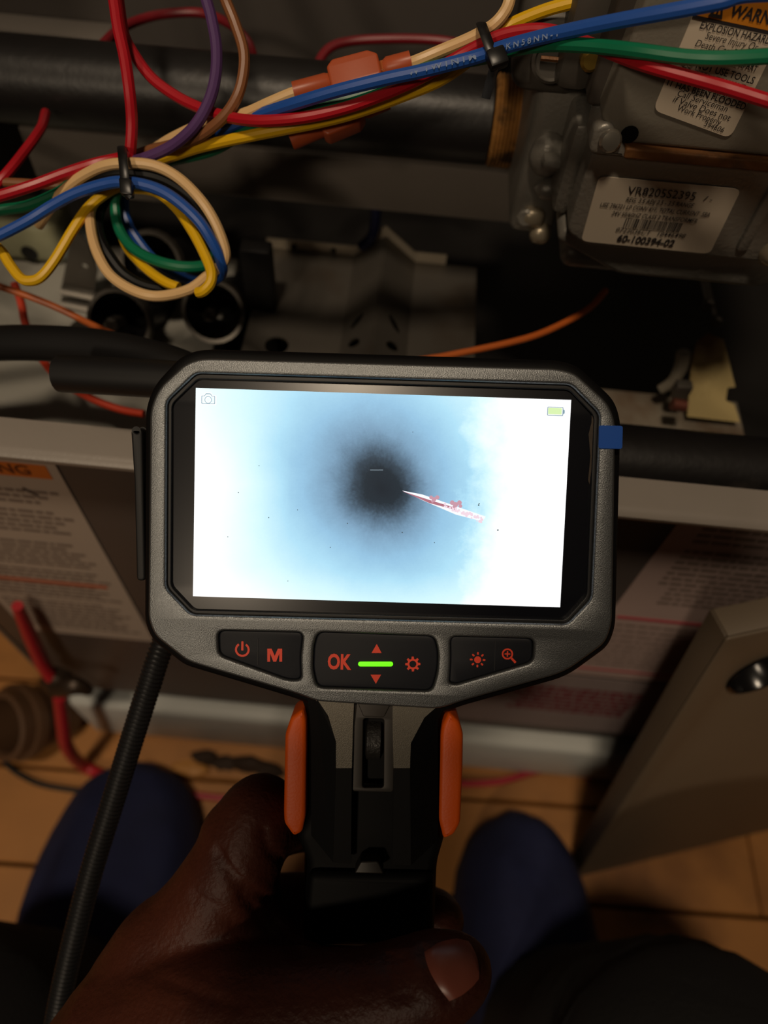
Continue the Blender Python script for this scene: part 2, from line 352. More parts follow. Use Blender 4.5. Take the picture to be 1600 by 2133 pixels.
# black pipe (gas supply) across the top
pipe_c = .4465
gp = thing('gas_pipe', 'long black iron gas pipe running across the top into the valve', 'pipe', (-.06, .268, .431))
mk('pipe_barrel', lathe((-.21, .268, pipe_c-.001), (1, 0, .008), [(0, .0142), (.0005, .0147), (.2345, .0147), (.235, .0142)], 40), mat('black_iron', (0, 0, 0)), gp)
mk('thread_band', lathe((.0252, .268, pipe_c+.0012), (1, 0, .008), [(.0, .0143)]+[(.0006+.00065*i, .0150+.0006*(i % 2)) for i in range(18)]+[(.0125, .0148)], 40), mat('pipe_dope', (150, 104, 50), .55, vary=.35, scale=160, bump=.4, bscale=500, rgb2=(58, 40, 22), thr=(.48, .62)), gp)
# gas-valve front pieces follow
# ================================================================ GAS VALVE
cast = mat('die_cast', (146, 142, 134), .4, metal=.35, vary=.18, scale=60, bump=.2, bscale=700)
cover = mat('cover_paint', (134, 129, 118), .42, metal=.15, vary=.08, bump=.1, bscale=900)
rust = mat('rusty_strip', (132, 88, 50), .55, metal=.2, vary=.35, scale=150, rgb2=(70, 52, 36), thr=(.5, .62), bump=.3, bscale=500)
bright = mat('bright_steel', (186, 180, 168), .25, metal=.85, vary=.1)
sticker = mat('sticker', (218, 204, 184), .45, vary=.04)
gv = thing('gas_valve', 'grey die cast gas control valve with white printed labels at the top right', 'gas valve', (.085, .235, .431))
def merge(*mbs):
    r = MB()
    for m in mbs: r.add(m.v, m.f)
    return r
def bal(c, r, s=(1, 1, 1)):
    bm = bmesh.new(); bmesh.ops.create_uvsphere(bm, u_segments=16, v_segments=10, radius=1); bmesh.ops.scale(bm, vec=(r*s[0], r*s[1], r*s[2]), verts=bm.verts); bmesh.ops.translate(bm, vec=c, verts=bm.verts); return MB().bm(bm)
def extr_y(poly, ya, yb, bev):   # x,z polygon extruded in depth
    return plate([poly], 0, yb-ya, bev, Matrix.Translation((0, yb, 0)) @ XZ)
# lower body with a bevelled, rounded underside
mk('lower_body', extr_y(rounded([(.0482, .4535), (.0485, .4815), (.124, .4815), (.124, .4525), (.115, .4495), (.055, .4495)], .0025), .2, .285, .0012), cast, gv)
mk('base_flange', extr_y(rounded([(.0465, .4475), (.048, .4522), (.121, .4522), (.128, .447), (.118, .4365), (.07, .4365)], .003), .2035, .285, .002), cast, gv)
mk('base_casting', merge(rbox(.052, .118, .212, .28, .4295, .4385, .004, 3), bal((.085, .235, .431), .02, (1.3, 1, .35))), cast, gv)
mk('corner_lug', merge(bal((.1135, .2015, .4535), .0052, (1, .9, 1)), bal((.119, .204, .4585), .005, (1, .8, 1.3)), rbox(.110, .122, .203, .215, .444, .462, .003)), mat('lug_metal', (172, 160, 138), .32, metal=.5, vary=.2), gv)
mk('ridge_post', rbox(.1008, .1045, .1985, .21, .4535, .4805, .0012), cast, gv)
# upper cover
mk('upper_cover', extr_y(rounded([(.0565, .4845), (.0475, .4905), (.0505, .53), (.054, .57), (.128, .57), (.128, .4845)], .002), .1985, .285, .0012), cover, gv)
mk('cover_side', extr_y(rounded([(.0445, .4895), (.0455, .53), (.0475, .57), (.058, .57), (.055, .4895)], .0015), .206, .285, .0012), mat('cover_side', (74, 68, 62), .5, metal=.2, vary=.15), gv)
mk('rust_strip', extr_y(rounded([(.0565, .4812), (.0565, .4843), (.1015, .4843), (.1015, .4812)], .0008), .1965, .205, .0006), rust, gv)
mk('screw_lug', extr_y(rounded([(.0468, .4812), (.0465, .489), (.0505, .4905), (.0555, .4845), (.0585, .4812)], .002), .197, .21, .0012), cast, gv)
mk('cover_screw', merge(lathe((.0515, .1972, .4858), (0, -1, .35), [(-.001, .0031), (.001, .0031), (.0019, .0024), (.0022, .001)], 18)), bright, gv)
mk('screw_recess', lathe((.0565, .1984, .4872), (0, -1, 0), [(0, .0024), (.0002, .0024)], 16), BLACK, gv)
# inlet side: boss, hex flange, lumps and the adjustment screws
mk('inlet_boss', lathe((.0375, .268, .448), (1, 0, 0), [(0, .0195), (.001, .0205), (.007, .0205), (.008, .0185), (.02, .0185)], 8), mat('inlet_metal', (106, 102, 96), .42, metal=.4, vary=.2), gv)
mk('inlet_casting', merge(rbox(.034, .05, .226, .285, .4315, .486, .004, 3), bal((.041, .225, .463), .006, (1, .8, 1.2)), bal((.0445, .2245, .4515), .0045, (1.2, .8, .8)), bal((.047, .226, .4585), .004, (1, .8, .7)),
    rbox(.044, .05, .21, .23, .452, .482, .0025)), cast, gv)
mk('casting_web', rbox(.0385, .0462, .2165, .23, .462, .4665, .002), cast, gv)
mk('casting_lump', merge(rbox(.037, .0455, .2225, .235, .436, .4435, .003, 3), rbox(.0415, .049, .2215, .235, .4305, .4375, .003, 3)), mat('lug_metal', (0, 0, 0)), gv)
mk('pressure_tap', lathe((.0395, .2275, .4395), (-.2, -1, .2), [(-.004, .0032), (.004, .0032), (.0046, .0024)], 8), cast, gv)
mk('top_casting', merge(rbox(.0245, .046, .222, .285, .482, .505, .005, 3), rbox(.036, .0462, .2135, .24, .4885, .52, .003)), mat('dark_cast', (92, 88, 82), .45, metal=.35, vary=.2), gv)
p = on_y(1150, 125, .2205); mk('regulator_cap', lathe(p, (0, -1, .25), [(-.004, .0058), (.001, .0058), (.0016, .005), (.0008, .0044), (.0006, .001)], 24), mat('dark_cast', (0, 0, 0)), gv)
mk('cap_slot', tube([(p+Vector((-.0035, -.002, .0012)), .0007), (p+Vector((.0035, -.002, .0012)), .0007)], 6), rust, gv)
p = on_y(1230, 125, .2115); mk('brass_screw', lathe(p, (0, -1, .25), [(-.003, .0028), (.001, .0028), (.0018, .002), (.002, .0005)], 14), mat('brass', (170, 140, 66), .3, metal=.8, vary=.15), gv)
# stickers
def quadmap(c, y):     # c: the four corners in the photo, TL TR BR BL, on the face y
    q = [on_y(a, b, y) for a, b in c]
    return lambda s, t, h=0.: (q[0]*(1-s)*(1-t)+q[1]*s*(1-t)+q[2]*s*t+q[3]*(1-s)*t)+Vector((0, -h, 0))
def qplate(name, m, pts, h0, h1, mt, parent):
    n = len(pts); v = [m(p[0], p[1], h0) for p in pts]+[m(p[0], p[1], h1) for p in pts]
    return mk(name, MB().add(v, [tuple(range(n-1, -1, -1)), tuple(range(n, 2*n))]+[(i, (i+1) % n, n+(i+1) % n, n+i) for i in range(n)]), mt, parent)
def qtext(mb, s, m, s0, t0, hgt, wid, aspect, h, bold=.0, shear=0., dt=0.):
    """lay text so that it spans wid (share of the sticker) from s0, at height t0"""
    me = text_mesh(s, 1., bold=bold, shear=shear, align='LEFT')
    xs = [v.co.x for v in me.vertices]; x0, x1 = min(xs), max(xs); k = wid/(x1-x0)
    v, f = to_mb(me, lambda p: m(s0+(p.x-x0)*k, t0-p.y*hgt+dt*(p.x-x0)*k, h)); mb.add(v, f)
YW = .1983
mw = quadmap([(1441, 36), (1625, 76), (1521, 287), (1360, 228)], YW)
wl = qplate('warning_label', mw, rounded([(0, -.32), (1.32, -.32), (1.32, 0), (1, .02), (1, 1), (0, 1)], [0, 0, 0, 0, .1, .1], 5), 0, .0003, sticker, gv)
wl['label'] = 'cream warning sticker with an orange header and an explosion hazard text'
qplate('header_band', mw, [Vector(p) for p in ((0, -.32), (1.32, -.32), (1.32, -.035), (0, -.035))], .0003, .0005, mat('label_orange', (214, 134, 34), .5, vary=.05), wl)
qplate('header_rule', mw, [Vector(p) for p in ((0, -.035), (1.32, -.035), (1.32, .0), (0, .0))], .0003, .00045, ink, wl)
mb = MB(); qtext(mb, 'WARNING', mw, .36, -.135, .155, .70, 1, .0007, bold=.025)
mb.add([mw(a, b, .0007) for a, b in ((.15, -.05), (.31, -.05), (.23, -.24), (.185, -.085), (.275, -.085), (.23, -.19))], [(0, 1, 4, 3), (1, 2, 5, 4), (2, 0, 3, 5)])
mb.add([mw(a, b, .0007) for a, b in ((.22, -.1), (.24, -.1), (.24, -.165), (.22, -.165))], [(0, 1, 2, 3)])
mk('header_lettering', mb, ink, wl)
mb = MB(); hh = .098
for s, s0, t0, wd, bo, sh_ in (('EXPLOSION HAZARD', .12, .045, .80, .014, 0), ('Severe Injury Or', .22, .125, .60, 0, .15), ('Death Can Result', .15, .215, .66, 0, .15),
    ('DO NOT TAKE APART', .22, .30, .70, .012, 0), ('DO NOT USE TOOLS', .09, .415, .86, .012, 0), ('TO OPERATE VALVE', .115, .505, .77, .012, 0), ('DO NOT USE IF', .06, .59, .7, .012, 0),
    ('IT HAS BEEN FLOODED', .03, .665, .965, .014, 0), ('Call Serviceman', .19, .735, .62, 0, .15), ('if Valve Does not', .17, .81, .72, 0, .15), ('Work Properly', .26, .88, .55, 0, .15), ('394606', .63, .945, .25, 0, .15)):
    qtext(mb, s, mw, s0, t0, hh if t0 < .9 else .08, wd, 1, .0005, bold=bo, shear=sh_)
mk('lettering', mb, ink, wl)
YR = .1998
mr = quadmap([(1248, 366), (1544, 393), (1478, 528), (1210, 501)], YR)
rl = qplate('rating_label', mr, rounded([(0, 0), (1, 0), (1, 1), (0, 1)], .07, 4), 0, .0003, sticker, gv)
rl['label'] = 'white rating sticker with part numbers and a barcode'
mb = MB()
for s, s0, t0, h_, wd, bo, sh_ in (('VR8205S2395', .225, .155, .17, .485, .0, -.05), ('REG. 3.5 ADJ 2.5 - 3.5 RANGE', .235, .285, .095, .49, .007, .2), ('USE 396221 LP CONV KIT, TOTAL CURRENT .58A', .065, .395, .095, .80, .007, .2),
    ('24V 50/60HZ CLASS 2 TRANSFORMER', .165, .505, .095, .63, .007, .2), ('0722036CT   18446498', .235, .75, .1, .525, .005, .2), ('60-100394-02', .265, .885, .155, .435, .03, .1)):
    qtext(mb, s, mr, s0, t0, h_, wd, 1, .0006, bold=bo, shear=sh_)
qtext(mb, '1 -', mr, .77, .17, .11, .065, 1, .0006, 0, .5)
mk('lettering', mb, ink, rl)
rr = random.Random(5); mb = MB(); s = .28
while s < .70:
    wd = rr.choice((.004, .004, .008, .012)); mb.add([mr(a, b, .0006) for a, b in ((s, .555), (s+wd, .555), (s+wd-.003, .70), (s-.003, .70))], [(0, 1, 2, 3)]); s += wd+rr.choice((.004, .005, .009))
mk('barcode', mb, ink, rl)
# ================================================================ WIRES
def ins(name, rgb): return mat('insulation_'+name, rgb, .36, vary=.06, scale=80)
RED, PUR, BRN = ins('red', (186, 24, 38)), ins('purple', (92, 62, 112)), ins('brown', (140, 90, 56))
CRM, BLU, GRN = ins('cream', (236, 196, 140)), ins('blue', (38, 88, 176)), ins('green', (14, 116, 80))
YEL, BLK, ORG, DRD = ins('yellow', (238, 188, 22)), mat('insulation_black', (17, 18, 19), .5, vary=.06, spec=.3), ins('orange', (214, 108, 44)), ins('dark_red', (128, 26, 36))
WG = 'furnace control wires'
def wire(label, m, pts, r=.0016, sub=7, name='electrical_wire', group=WG):
    q = [(P(x, y, d), r) for x, y, d in pts]
    out = lambda t: not (-5 < t[0] < 1605 and -5 < t[1] < 2138)
    def onward(a, b):      # the wire goes on past the picture's edge, sagging a little
        t = (a[0]-b[0]).normalized(); s_ = -1 if t.z < .3 else 0
        e = [(a[0]+t*k+Vector((0, (.1 if a[0].x < 0 else -.5)*k, s_*k*k*1.6)), r) for k in (.025, .05, .08, .12)]
        return [p for p in e if p[0].x > XL+.006]
    if out(pts[0]): q = onward(q[0], q[1])[::-1]+q
    if out(pts[-1]): q = q+onward(q[-1], q[-2])
    p = catmull(q, sub)
    return tag(mk(name, tube(p, 10), m), label, 'wire', group)
# the pair of bundles: right of the tie at (258,350)
wire('red wire dropping from the top edge into the left cable tie, then out left', RED, [(228, -40, .205), (238, 0, .206), (247, 60, .208), (260, 120, .21), (270, 190, .213), (275, 250, .217), (273, 300, .220), (268, 325, .222), (245, 331, .224), (200, 341, .224), (140, 360, .222), (70, 386, .22), (0, 408, .219), (-60, 425, .219)], .0017)
wire('long red wire curving from top left under the blue wire to the far right', RED, [(244, -40, .214), (250, 20, .214), (260, 75, .215), (285, 122, .216), (320, 166, .217), (370, 202, .217), (415, 224, .216), (455, 238, .214), (490, 247, .211), (540, 252, .208), (600, 249, .206), (660, 240, .205), (720, 225, .204), (770, 208, .203), (830, 184, .202), (900, 150, .201), (960, 116, .199), (1000, 94, .197), (1050, 72, .1945), (1110, 62, .192), (1160, 67, .190), (1230, 92, .186), (1300, 120, .181), (1360, 140, .177), (1450, 165, .175), (1520, 185, .174), (1600, 210, .172), (1660, 228, .172)], .0016)
wire('purple wire arching down from the top edge into the left cable tie', PUR, [(420, -40, .206), (430, 0, .207), (441, 40, .208), (451, 100, .209), (449, 160, .21), (434, 215, .211), (404, 265, .213), (360, 303, .217), (312, 326, .22), (272, 338, .223), (240, 350, .2265)], .00165)
wire('brown wire arching down from the top edge beside the purple one', BRN, [(458, -40, .206), (470, 0, .206), (490, 50, .207), (508, 110, .208), (505, 165, .209), (490, 210, .21), (460, 250, .212), (415, 283, .2165), (360, 302, .2215), (310, 314, .226), (270, 330, .2275), (236, 352, .229)], .0016)
wire('yellow wire running from the left cable tie up right past the orange connectors', YEL, [(235, 372, .234), (280, 350, .231), (340, 331, .227), (400, 311, .223), (450, 298, .219), (520, 283, .215), (600, 267, .212), (660, 255, .2105), (735, 236, .209), (830, 203, .2075), (920, 165, .206), (1000, 108, .203), (1040, 68, .200), (1070, 48, .199), (1140, 20, .196), (1220, -2, .193), (1290, -24, .19)], .00165)
wire('blue wire with white print sweeping up from the harness to the top right', BLU, [(250, 345, .2315), (330, 318, .2275), (400, 295, .224), (455, 272, .2195), (510, 250, .2145), (560, 233, .2085), (620, 214, .203), (700, 190, .1995), (800, 165, .197), (870, 150, .1955), (935, 134, .194), (1000, 116, .192), (1050, 98, .189), (1120, 79, .185), (1200, 61, .180), (1300, 41, .174), (1400, 23, .169), (1500, 4, .165), (1580, -14, .163)], .00175)
wire('green wire coming from under the blue one out over the warning sticker', GRN, [(240, 362, .2325), (340, 338, .2335), (400, 325, .2305), (450, 310, .227), (510, 275, .2175), (570, 248, .212), (630, 233, .2085), (700, 212, .2065), (780, 186, .2055), (860, 152, .204), (930, 134, .2015), (1000, 122, .199), (1040, 112, .1955), (1080, 101, .193), (1130, 94, .1885), (1180, 93, .184), (1250, 97, .180), (1330, 106, .1755), (1420, 118, .1725), (1500, 122, .170), (1600, 117, .168), (1660, 112, .168)], .0017)
wire('short cream wire between the left cable tie and the orange connector', CRM, [(262, 345, .2345), (330, 305, .2305), (360, 287, .227), (412, 263, .221), (470, 247, .216), (515, 235, .212), (560, 215, .2085), (600, 198, .207), (625, 189, .2065)], .0016)
wire('cream wire from the orange connector through the right cable tie to the top', CRM, [(838, 137, .205), (865, 128, .2035), (920, 105, .202), (970, 84, .200), (1002, 68, .1985), (1028, 52, .197), (1048, 30, .196), (1060, 5, .195), (1066, -35, .194)], .0016)
wire('cream wire forming the big open loop below the left cable tie', CRM, [(80, 470, .2365), (100, 440, .2325), (122, 410, .228), (160, 375, .223), (210, 348, .219), (258, 340, .2175), (320, 345, .2175), (372, 371, .218), (420, 419, .219), (452, 472, .2215), (470, 530, .225), (455, 558, .2275), (430, 577, .226), (392, 604, .224), (330, 617, .222), (280, 606, .222), (232, 575, .223), (204, 530, .225), (190, 480, .228), (191, 432, .231), (225, 395, .2345), (270, 375, .2365)], .0016, 8)
wire('blue wire from the left edge through the cable tie and round the loop', BLU, [(-50, 512, .22), (0, 490, .22), (60, 459, .22), (110, 428, .22), (160, 402, .219), (220, 383, .2175), (262, 379, .2165), (320, 391, .2165), (366, 416, .217), (412, 458, .2185), (440, 500, .221), (458, 538, .2245), (462, 568, .229), (440, 585, .2345), (400, 584, .238), (345, 560, .240), (300, 518, .240), (262, 455, .239), (258, 400, .2385)], .0017, 8)
wire('black wire between cream and blue round the loop', BLK, [(120, 425, .2325), (160, 390, .2265), (210, 366, .2225), (262, 359, .2205), (330, 369, .2205), (385, 399, .221), (425, 445, .223), (448, 500, .2265), (452, 550, .2325), (400, 602, .2375), (320, 600, .2345), (262, 575, .232), (225, 530, .231), (206, 490, .2315), (204, 450, .233), (220, 412, .2365), (255, 388, .2405)], .0019, 8)
wire('green wire hanging in the middle of the loop', GRN, [(-50, 450, .227), (0, 438, .2275), (60, 428, .228), (120, 402, .2285), (165, 372, .229), (210, 352, .2295), (245, 375, .2325), (240, 420, .2345), (246, 470, .235), (267, 507, .234), (300, 532, .2325), (345, 549, .231), (390, 556, .231), (430, 551, .2325), (447, 530, .2335)], .0017, 8)
wire('yellow wire bent to a V at the far left below the blue wire', YEL, [(-40, 490, .226), (0, 520, .226), (20, 550, .226), (42, 578, .226), (60, 585, .226), (84, 578, .226), (112, 545, .2265), (150, 482, .2275), (178, 440, .2285), (205, 414, .2295), (240, 392, .2315), (270, 384, .2335)], .0016)
wire('yellow wire curling down the inner right of the loop to a cut end', YEL, [(262, 392, .2345), (320, 398, .2285), (366, 432, .2255), (400, 480, .2235), (425, 527, .222), (440, 565, .2205), (438, 590, .220), (424, 606, .220), (412, 609, .221)], .0016)
wire('yellow wire at the bottom of the loop ending behind the cream one', YEL, [(252, 400, .242), (245, 450, .2415), (262, 510, .2395), (286, 542, .2365), (315, 568, .233), (345, 588, .2305), (372, 599, .2295)], .0016)
wire('thin brown wire at the left edge above the red one', BRN, [(-40, 376, .231), (0, 379, .231), (60, 382, .2315), (110, 387, .2325), (150, 385, .2335), (205, 360, .2335)], .0014)
wire('red wire end slanting down left below the black gas pipe', RED, [(95, 235, .262), (88, 262, .25), (74, 285, .243), (52, 315, .238), (22, 353, .232), (-20, 400, .23)], .0016)
wire('dark red wire arching over the shadow behind the red and purple wires', DRD, [(192, 118, .262), (215, 92, .268), (245, 64, .276), (290, 42, .284), (345, 29, .288), (420, 27, .288), (478, 50, .286), (515, 85, .286), (532, 130, .29), (545, 175, .30)], .0017)
wire('dark red wire lying on the grey sheet behind the orange connectors', DRD, [(655, 175, .296), (664, 130, .296), (690, 98, .296), (740, 85, .297), (820, 81, .297), (900, 83, .297), (960, 92, .296), (1000, 110, .293)], .0018)
wire('orange wire crossing the burner compartment behind the screen', ORG, [(-50, 577, .262), (0, 597, .263), (60, 617, .264), (130, 646, .266), (200, 681, .268), (280, 714, .271), (370, 740, .274), (520, 765, .277), (760, 765, .277), (900, 746, .276), (940, 739, .275), (1000, 727, .275), (1060, 714, .2755), (1120, 697, .277), (1180, 670, .280), (1230, 640, .284), (1262, 605, .289)], .00125)
wire('orange red wire hanging down behind the black hose at far left', ins('orange_red', (204, 66, 40)), [(30, 590, .285), (44, 630, .285), (52, 670, .285), (68, 715, .284), (98, 762, .281), (130, 795, .279), (190, 830, .277), (250, 853, .276), (300, 862, .275)], .0015)
wire('dark blue wire hanging in the shadow above the burner shield', ins('navy', (14, 20, 56)), [(785, 380, .33), (784, 440, .335), (776, 490, .34), (752, 515, .345)], .0024)
# print on the blue wire
bw = [o for o in COL.objects if o.get('label', '').startswith('blue wire with white')][0]
def print_on(mb, s, x0, y0, x1, y1, d0, d1):
    a, b = P(x0, y0, d0), P(x1, y1, d1); ux = (b-a).normalized(); me = text_mesh(s, .0021, align='LEFT', bold=.00003)
    up = -(DN-ux*DN.dot(ux)).normalized(); L = (b-a).length; X = max(v.co.x for v in me.vertices)
    v, f = to_mb(me, lambda p: a+ux*(p.x*L/X)+up*p.y+FW*(abs(p.y)*.25)); mb.add(v, f)
mb = MB(); print_on(mb, 'W  I W I N I M', 850, 152, 992, 117, .1943, .1906); print_on(mb, 'K N 5 8 N N - 1', 1054, 97, 1162, 69, .1868, .1808)
o = mk('wire_print', mb, mat('white_print', (128, 148, 184), .6), bw); o.matrix_parent_inverse = Matrix.Translation(-Vector(bw.location))
# cable ties
tie_m = mat('tie_nylon', (20, 20, 21), .35)
def ring(c, up, fw, ru, rf, axis, wd, n=36):
    se = lambda q: math.copysign(abs(q)**.55, q)
    pts = [(c+up*(ru*se(math.cos(2*PI*k/n)))+fw*(rf*se(math.sin(2*PI*k/n))), wd) for k in range(n+1)]
    return tube(pts, 10, axis, .32, False)
c = P(258, 352, .2265); up = (P(254, 310, .2265)-P(262, 394, .2265)).normalized()
t = thing('cable_tie', 'black cable tie round the left bundle at the top of the wire loop', 'cable tie', c)
mk('strap', ring(c, up, ray(258, 352), .0066, .0138, RT, .0014), tie_m, t)
hp = P(263, 390, .2125); hx = (RT-up*.1).normalized()
M = Matrix((hx, up, -FW)).transposed().to_4x4(); M.translation = hp
b = rbox(-.0018, .0018, -.0024, .0024, -.002, .001, .0006); b.v = [M @ p for p in b.v]; mk('ratchet_head', b, tie_m, t)
mk('tail', tube(catmull([(hp+up*-.001, .0012), (hp+up*-.003+RT*.0008, .0012), (P(272, 405, .2135), .0011)], 4), 8, RT, .35), tie_m, t)
c = P(1018, 92, .1975); up = (P(1006, 50, .197)-P(1032, 122, .197)).normalized()
t = thing('cable_tie', 'black cable tie with a long dangling tail left of the gas valve', 'cable tie', c)
mk('strap', ring(c, up, ray(1018, 92), .0058, .0086, RT, .0014), tie_m, t)
hp = P(1036, 118, .1882); M = Matrix(((RT-up*RT.dot(up)).normalized(), up, -FW)).transposed().to_4x4(); M.translation = hp
b = rbox(-.0026, .0024, -.0026, .0022, -.0022, .0012, .0008); b.v = [M @ p for p in b.v]; mk('ratchet_head', b, tie_m, t)
mk('tail', tube(catmull([(P(1034, 122, .1885), .0013), (P(1030, 140, .189), .0013), (P(1022, 168, .192), .0013), (P(1012, 205, .195), .0012)], 5), 8, RT, .3), mat('tie_tail', (44, 46, 50), .3), t)
# crimp connectors
nyl = mat('orange_nylon', (184, 86, 48), .38, vary=.08, sss=.2)
nyl2 = mat('clear_nylon', (176, 92, 44), .28, vary=.2, scale=200)
brass = mat('terminal_brass', (200, 150, 90), .3, metal=.7)
def connector(label, d, a, b, scale=1.):
    """insulated spade pair lying from photo point a to b at depth d"""
    A, B = P(*a, d), P(*b, d-.002); ux = (B-A).normalized(); L = (B-A).length
    uz = -(FW-ux*FW.dot(ux)).normalized(); uy = uz.cross(ux)
    M = Matrix((ux, uy, uz)).transposed().to_4x4(); M.translation = A
    t = thing('wire_connector', label, 'connector', A)
    s = scale
    def pl(name, pts, w0, w1, m, bev=.0007, r=.0006): return mk(name, plate([rounded([(x*L, y*s) for x, y in pts], r)], w0, w1, bev, M), m, t)
    pl('housing', [(.30, -.0030), (.34, -.0042), (.68, -.0042), (.76, -.0026), (.76, .0030), (.68, .0046), (.36, .0046), (.30, .0030)], -.0032, .0032, nyl)
    pl('neck', [(.17, -.0018), (.31, -.0018), (.31, .0022), (.17, .0022)], -.0018, .0018, nyl2)
    mk('barrel', lathe(A, ux, [(-.001, .0019), (-.001, .0028), (.0085*s, .0028), (.0098*s, .002)], 20, False), nyl, t)
    pl('neck', [(.75, -.0018), (.88, -.0016), (.88, .0018), (.75, .0018)], -.0018, .0018, nyl2)
    mk('barrel', lathe(B, -ux, [(-.001, .0019), (-.001, .0028), (.0055*s, .0028), (.0068*s, .002)], 20, False), nyl, t)
    mk('crimp', lathe(A+ux*(.80*L), ux, [(0, .0014), (.0005, .0017), (.003, .0017), (.0035, .0014)], 12), brass, t)
    return t
connector('orange nylon crimp connector pair joining the cream wire above the blue wire', .2065, (620, 191), (848, 131))
connector('second orange nylon connector half hidden below the red and yellow wires', .2195, (612, 290), (800, 210), 1.05)
# ================================================================ HAND-HELD INSPECTION CAMERA
O = P(795, 1035, .19); ang, tl = math.radians(1.85), math.radians(4.8)
UP = -DN; BK = -FW
du = math.cos(ang)*RT-math.sin(ang)*UP; dv0 = math.sin(ang)*RT+math.cos(ang)*UP
dv = math.cos(tl)*dv0+math.sin(tl)*BK; dw = math.cos(tl)*BK-math.sin(tl)*dv0
DM = Matrix((du, dv, dw)).transposed().to_4x4(); DM.translation = O; DI = DM.inverted()
def D2(x, y, wo=0.):           # photo point -> device face coordinates at height wo
    r = ray(x, y); o = O+dw*wo; p = DI @ (CP+r*((o-CP).dot(dw)/r.dot(dw))); return Vector((p.x, p.y))
def DL(pts, wo=0.): return [D2(x, y, wo) for x, y in pts]
dev = thing('inspection_camera', 'dark grey hand-held inspection camera with a bright screen, buttons and orange grips', 'inspection camera', M=DM)
def dp(name, loops, w0, w1, m, bev=.0004, parent=None): return mk(name, plate(loops, w0, w1, bev), m, parent or dev, True)
bez = mat('bezel_paint', (118, 121, 123), .40, metal=.85, vary=.28, scale=3000, bump=.16, bscale=3600)
rub = mat('button_rubber', (13, 16, 24), .55, vary=.06, spec=.3)
glass = mat('screen_glass', (10, 12, 20), .3, vary=.05, spec=.6)
sym = mat('symbol_print', (226, 66, 38), .5, vary=.03)
grip = mat('orange_grip', (246, 98, 6), .5, vary=.05, bump=.08, bscale=1500)
# outlines in the photo
zo = 1020/1600.
def Z(pts): return [(300+x*zo, 720+y*zo) for x, y in pts]     # traced on an enlarged crop
bezel_o = [(312, 850), (330, 808), (385, 757), (415, 747), (440, 746), (1160, 767), (1198, 776), (1268, 840), (1283, 878), (1276, 1300), (1262, 1340), (1176, 1402), (960, 1462), (915, 1478), (660, 1462), (625, 1448), (420, 1388), (390, 1378), (322, 1325), (308, 1290)]
rad = [.006, .004, .004, .004, .003, .004, .005, .004, .006, .006, .004, .004, .006, .006, .006, .006, .004, .004, .004, .005]
screen_o = [(347, 836), (408, 777), (1190, 801), (1250, 862), (1233, 1248), (1183, 1301), (397, 1281), (345, 1226)]
T = .0022
def btn(pts, r=.0018): return rounded(DL(pts, T), r)
pad_l = [(453, 1314), (632, 1318), (626, 1368), (628, 1418), (600, 1418), (455, 1366)]
pad_m = [(662, 1317), (906, 1326), (914, 1360), (912, 1400), (900, 1441), (660, 1433), (651, 1395), (653, 1345)]
pad_r = [(938, 1326), (1113, 1331), (1111, 1380), (950, 1427), (936, 1424), (939, 1375)]
dp('bezel', [rounded(DL(bezel_o, T), rad), rounded(DL(screen_o, T), .0015), btn(pad_l), btn(pad_m), btn(pad_r)], -.0012, T, bez, .0007)
hous = [(303, 848), (322, 800), (376, 742), (410, 729), (445, 727), (1165, 750), (1205, 762), (1280, 832), (1294, 875), (1283, 1305), (1268, 1346), (1180, 1410), (958, 1472), (915, 1490), (660, 1474), (618, 1456), (418, 1396), (385, 1386), (316, 1332), (301, 1295)]
dp('rear_housing', [rounded(DL(hous, -.003), rad)], -.0165, -.0013, BLACK, .0025)
inner = [(352, 838), (411, 782), (1187, 806), (1244, 864), (1228, 1245), (1180, 1296), (400, 1276), (350, 1224)]
dp('screen_glass', [rounded(DL(inner, 0), .0012)], -.0013, -.00012, glass, .0001)
# step ring between glass and bezel
dp('screen_gasket', [rounded(DL(screen_o, T), .0015), rounded(DL([(360, 842), (414, 789), (1184, 812), (1236, 867), (1221, 1240), (1176, 1290), (404, 1270), (358, 1221)], 0), .0012)], -.0011, .0009, mat('gasket', (14, 14, 16), .5), .0002)
# the lit picture
sm = bpy.data.materials.new('lit_display'); sm.use_nodes = True; nt = sm.node_tree; B = nt.nodes['Principled BSDF']
B.inputs['Base Color'].default_value = (.01, .01, .01, 1); B.inputs['Roughness'].default_value = .25
def nd(t, **k):
    n = nt.nodes.new(t)
    for a, b in k.items(): setattr(n, a, b)
    return n
def mth(op, a, b=None, c=None):
    n = nd('ShaderNodeMath', operation=op)
    for i, q in enumerate((a, b, c)):
        if q is None: continue
        if isinstance(q, (int, float)): n.inputs[i].default_value = q
        else: nt.links.new(q, n.inputs[i])
    return n.outputs[0]
tc = nd('ShaderNodeTexCoord'); sx = nd('ShaderNodeSeparateXYZ'); nt.links.new(tc.outputs['Object'], sx.inputs[0])
K = FPX/.19
hc = D2(797, 1018)
X = mth('MULTIPLY', mth('SUBTRACT', sx.outputs[0], hc.x), K); Y = mth('MULTIPLY', mth('SUBTRACT', sx.outputs[1], hc.y), K)   # in picture px, y up
nz = nd('ShaderNodeTexNoise'); nz.inputs['Scale'].default_value = 90; nz.inputs['Detail'].default_value = 8; nz.inputs['Roughness'].default_value = .62; nt.links.new(tc.outputs['Object'], nz.inputs['Vector'])
nf = nd('ShaderNodeTexNoise'); nf.inputs['Scale'].default_value = 1500; nf.inputs['Detail'].default_value = 3; nt.links.new(tc.outputs['Object'], nf.inputs['Vector'])
N1 = mth('SUBTRACT', nz.outputs['Fac'], .5); N2 = mth('SUBTRACT', nf.outputs['Fac'], .5)
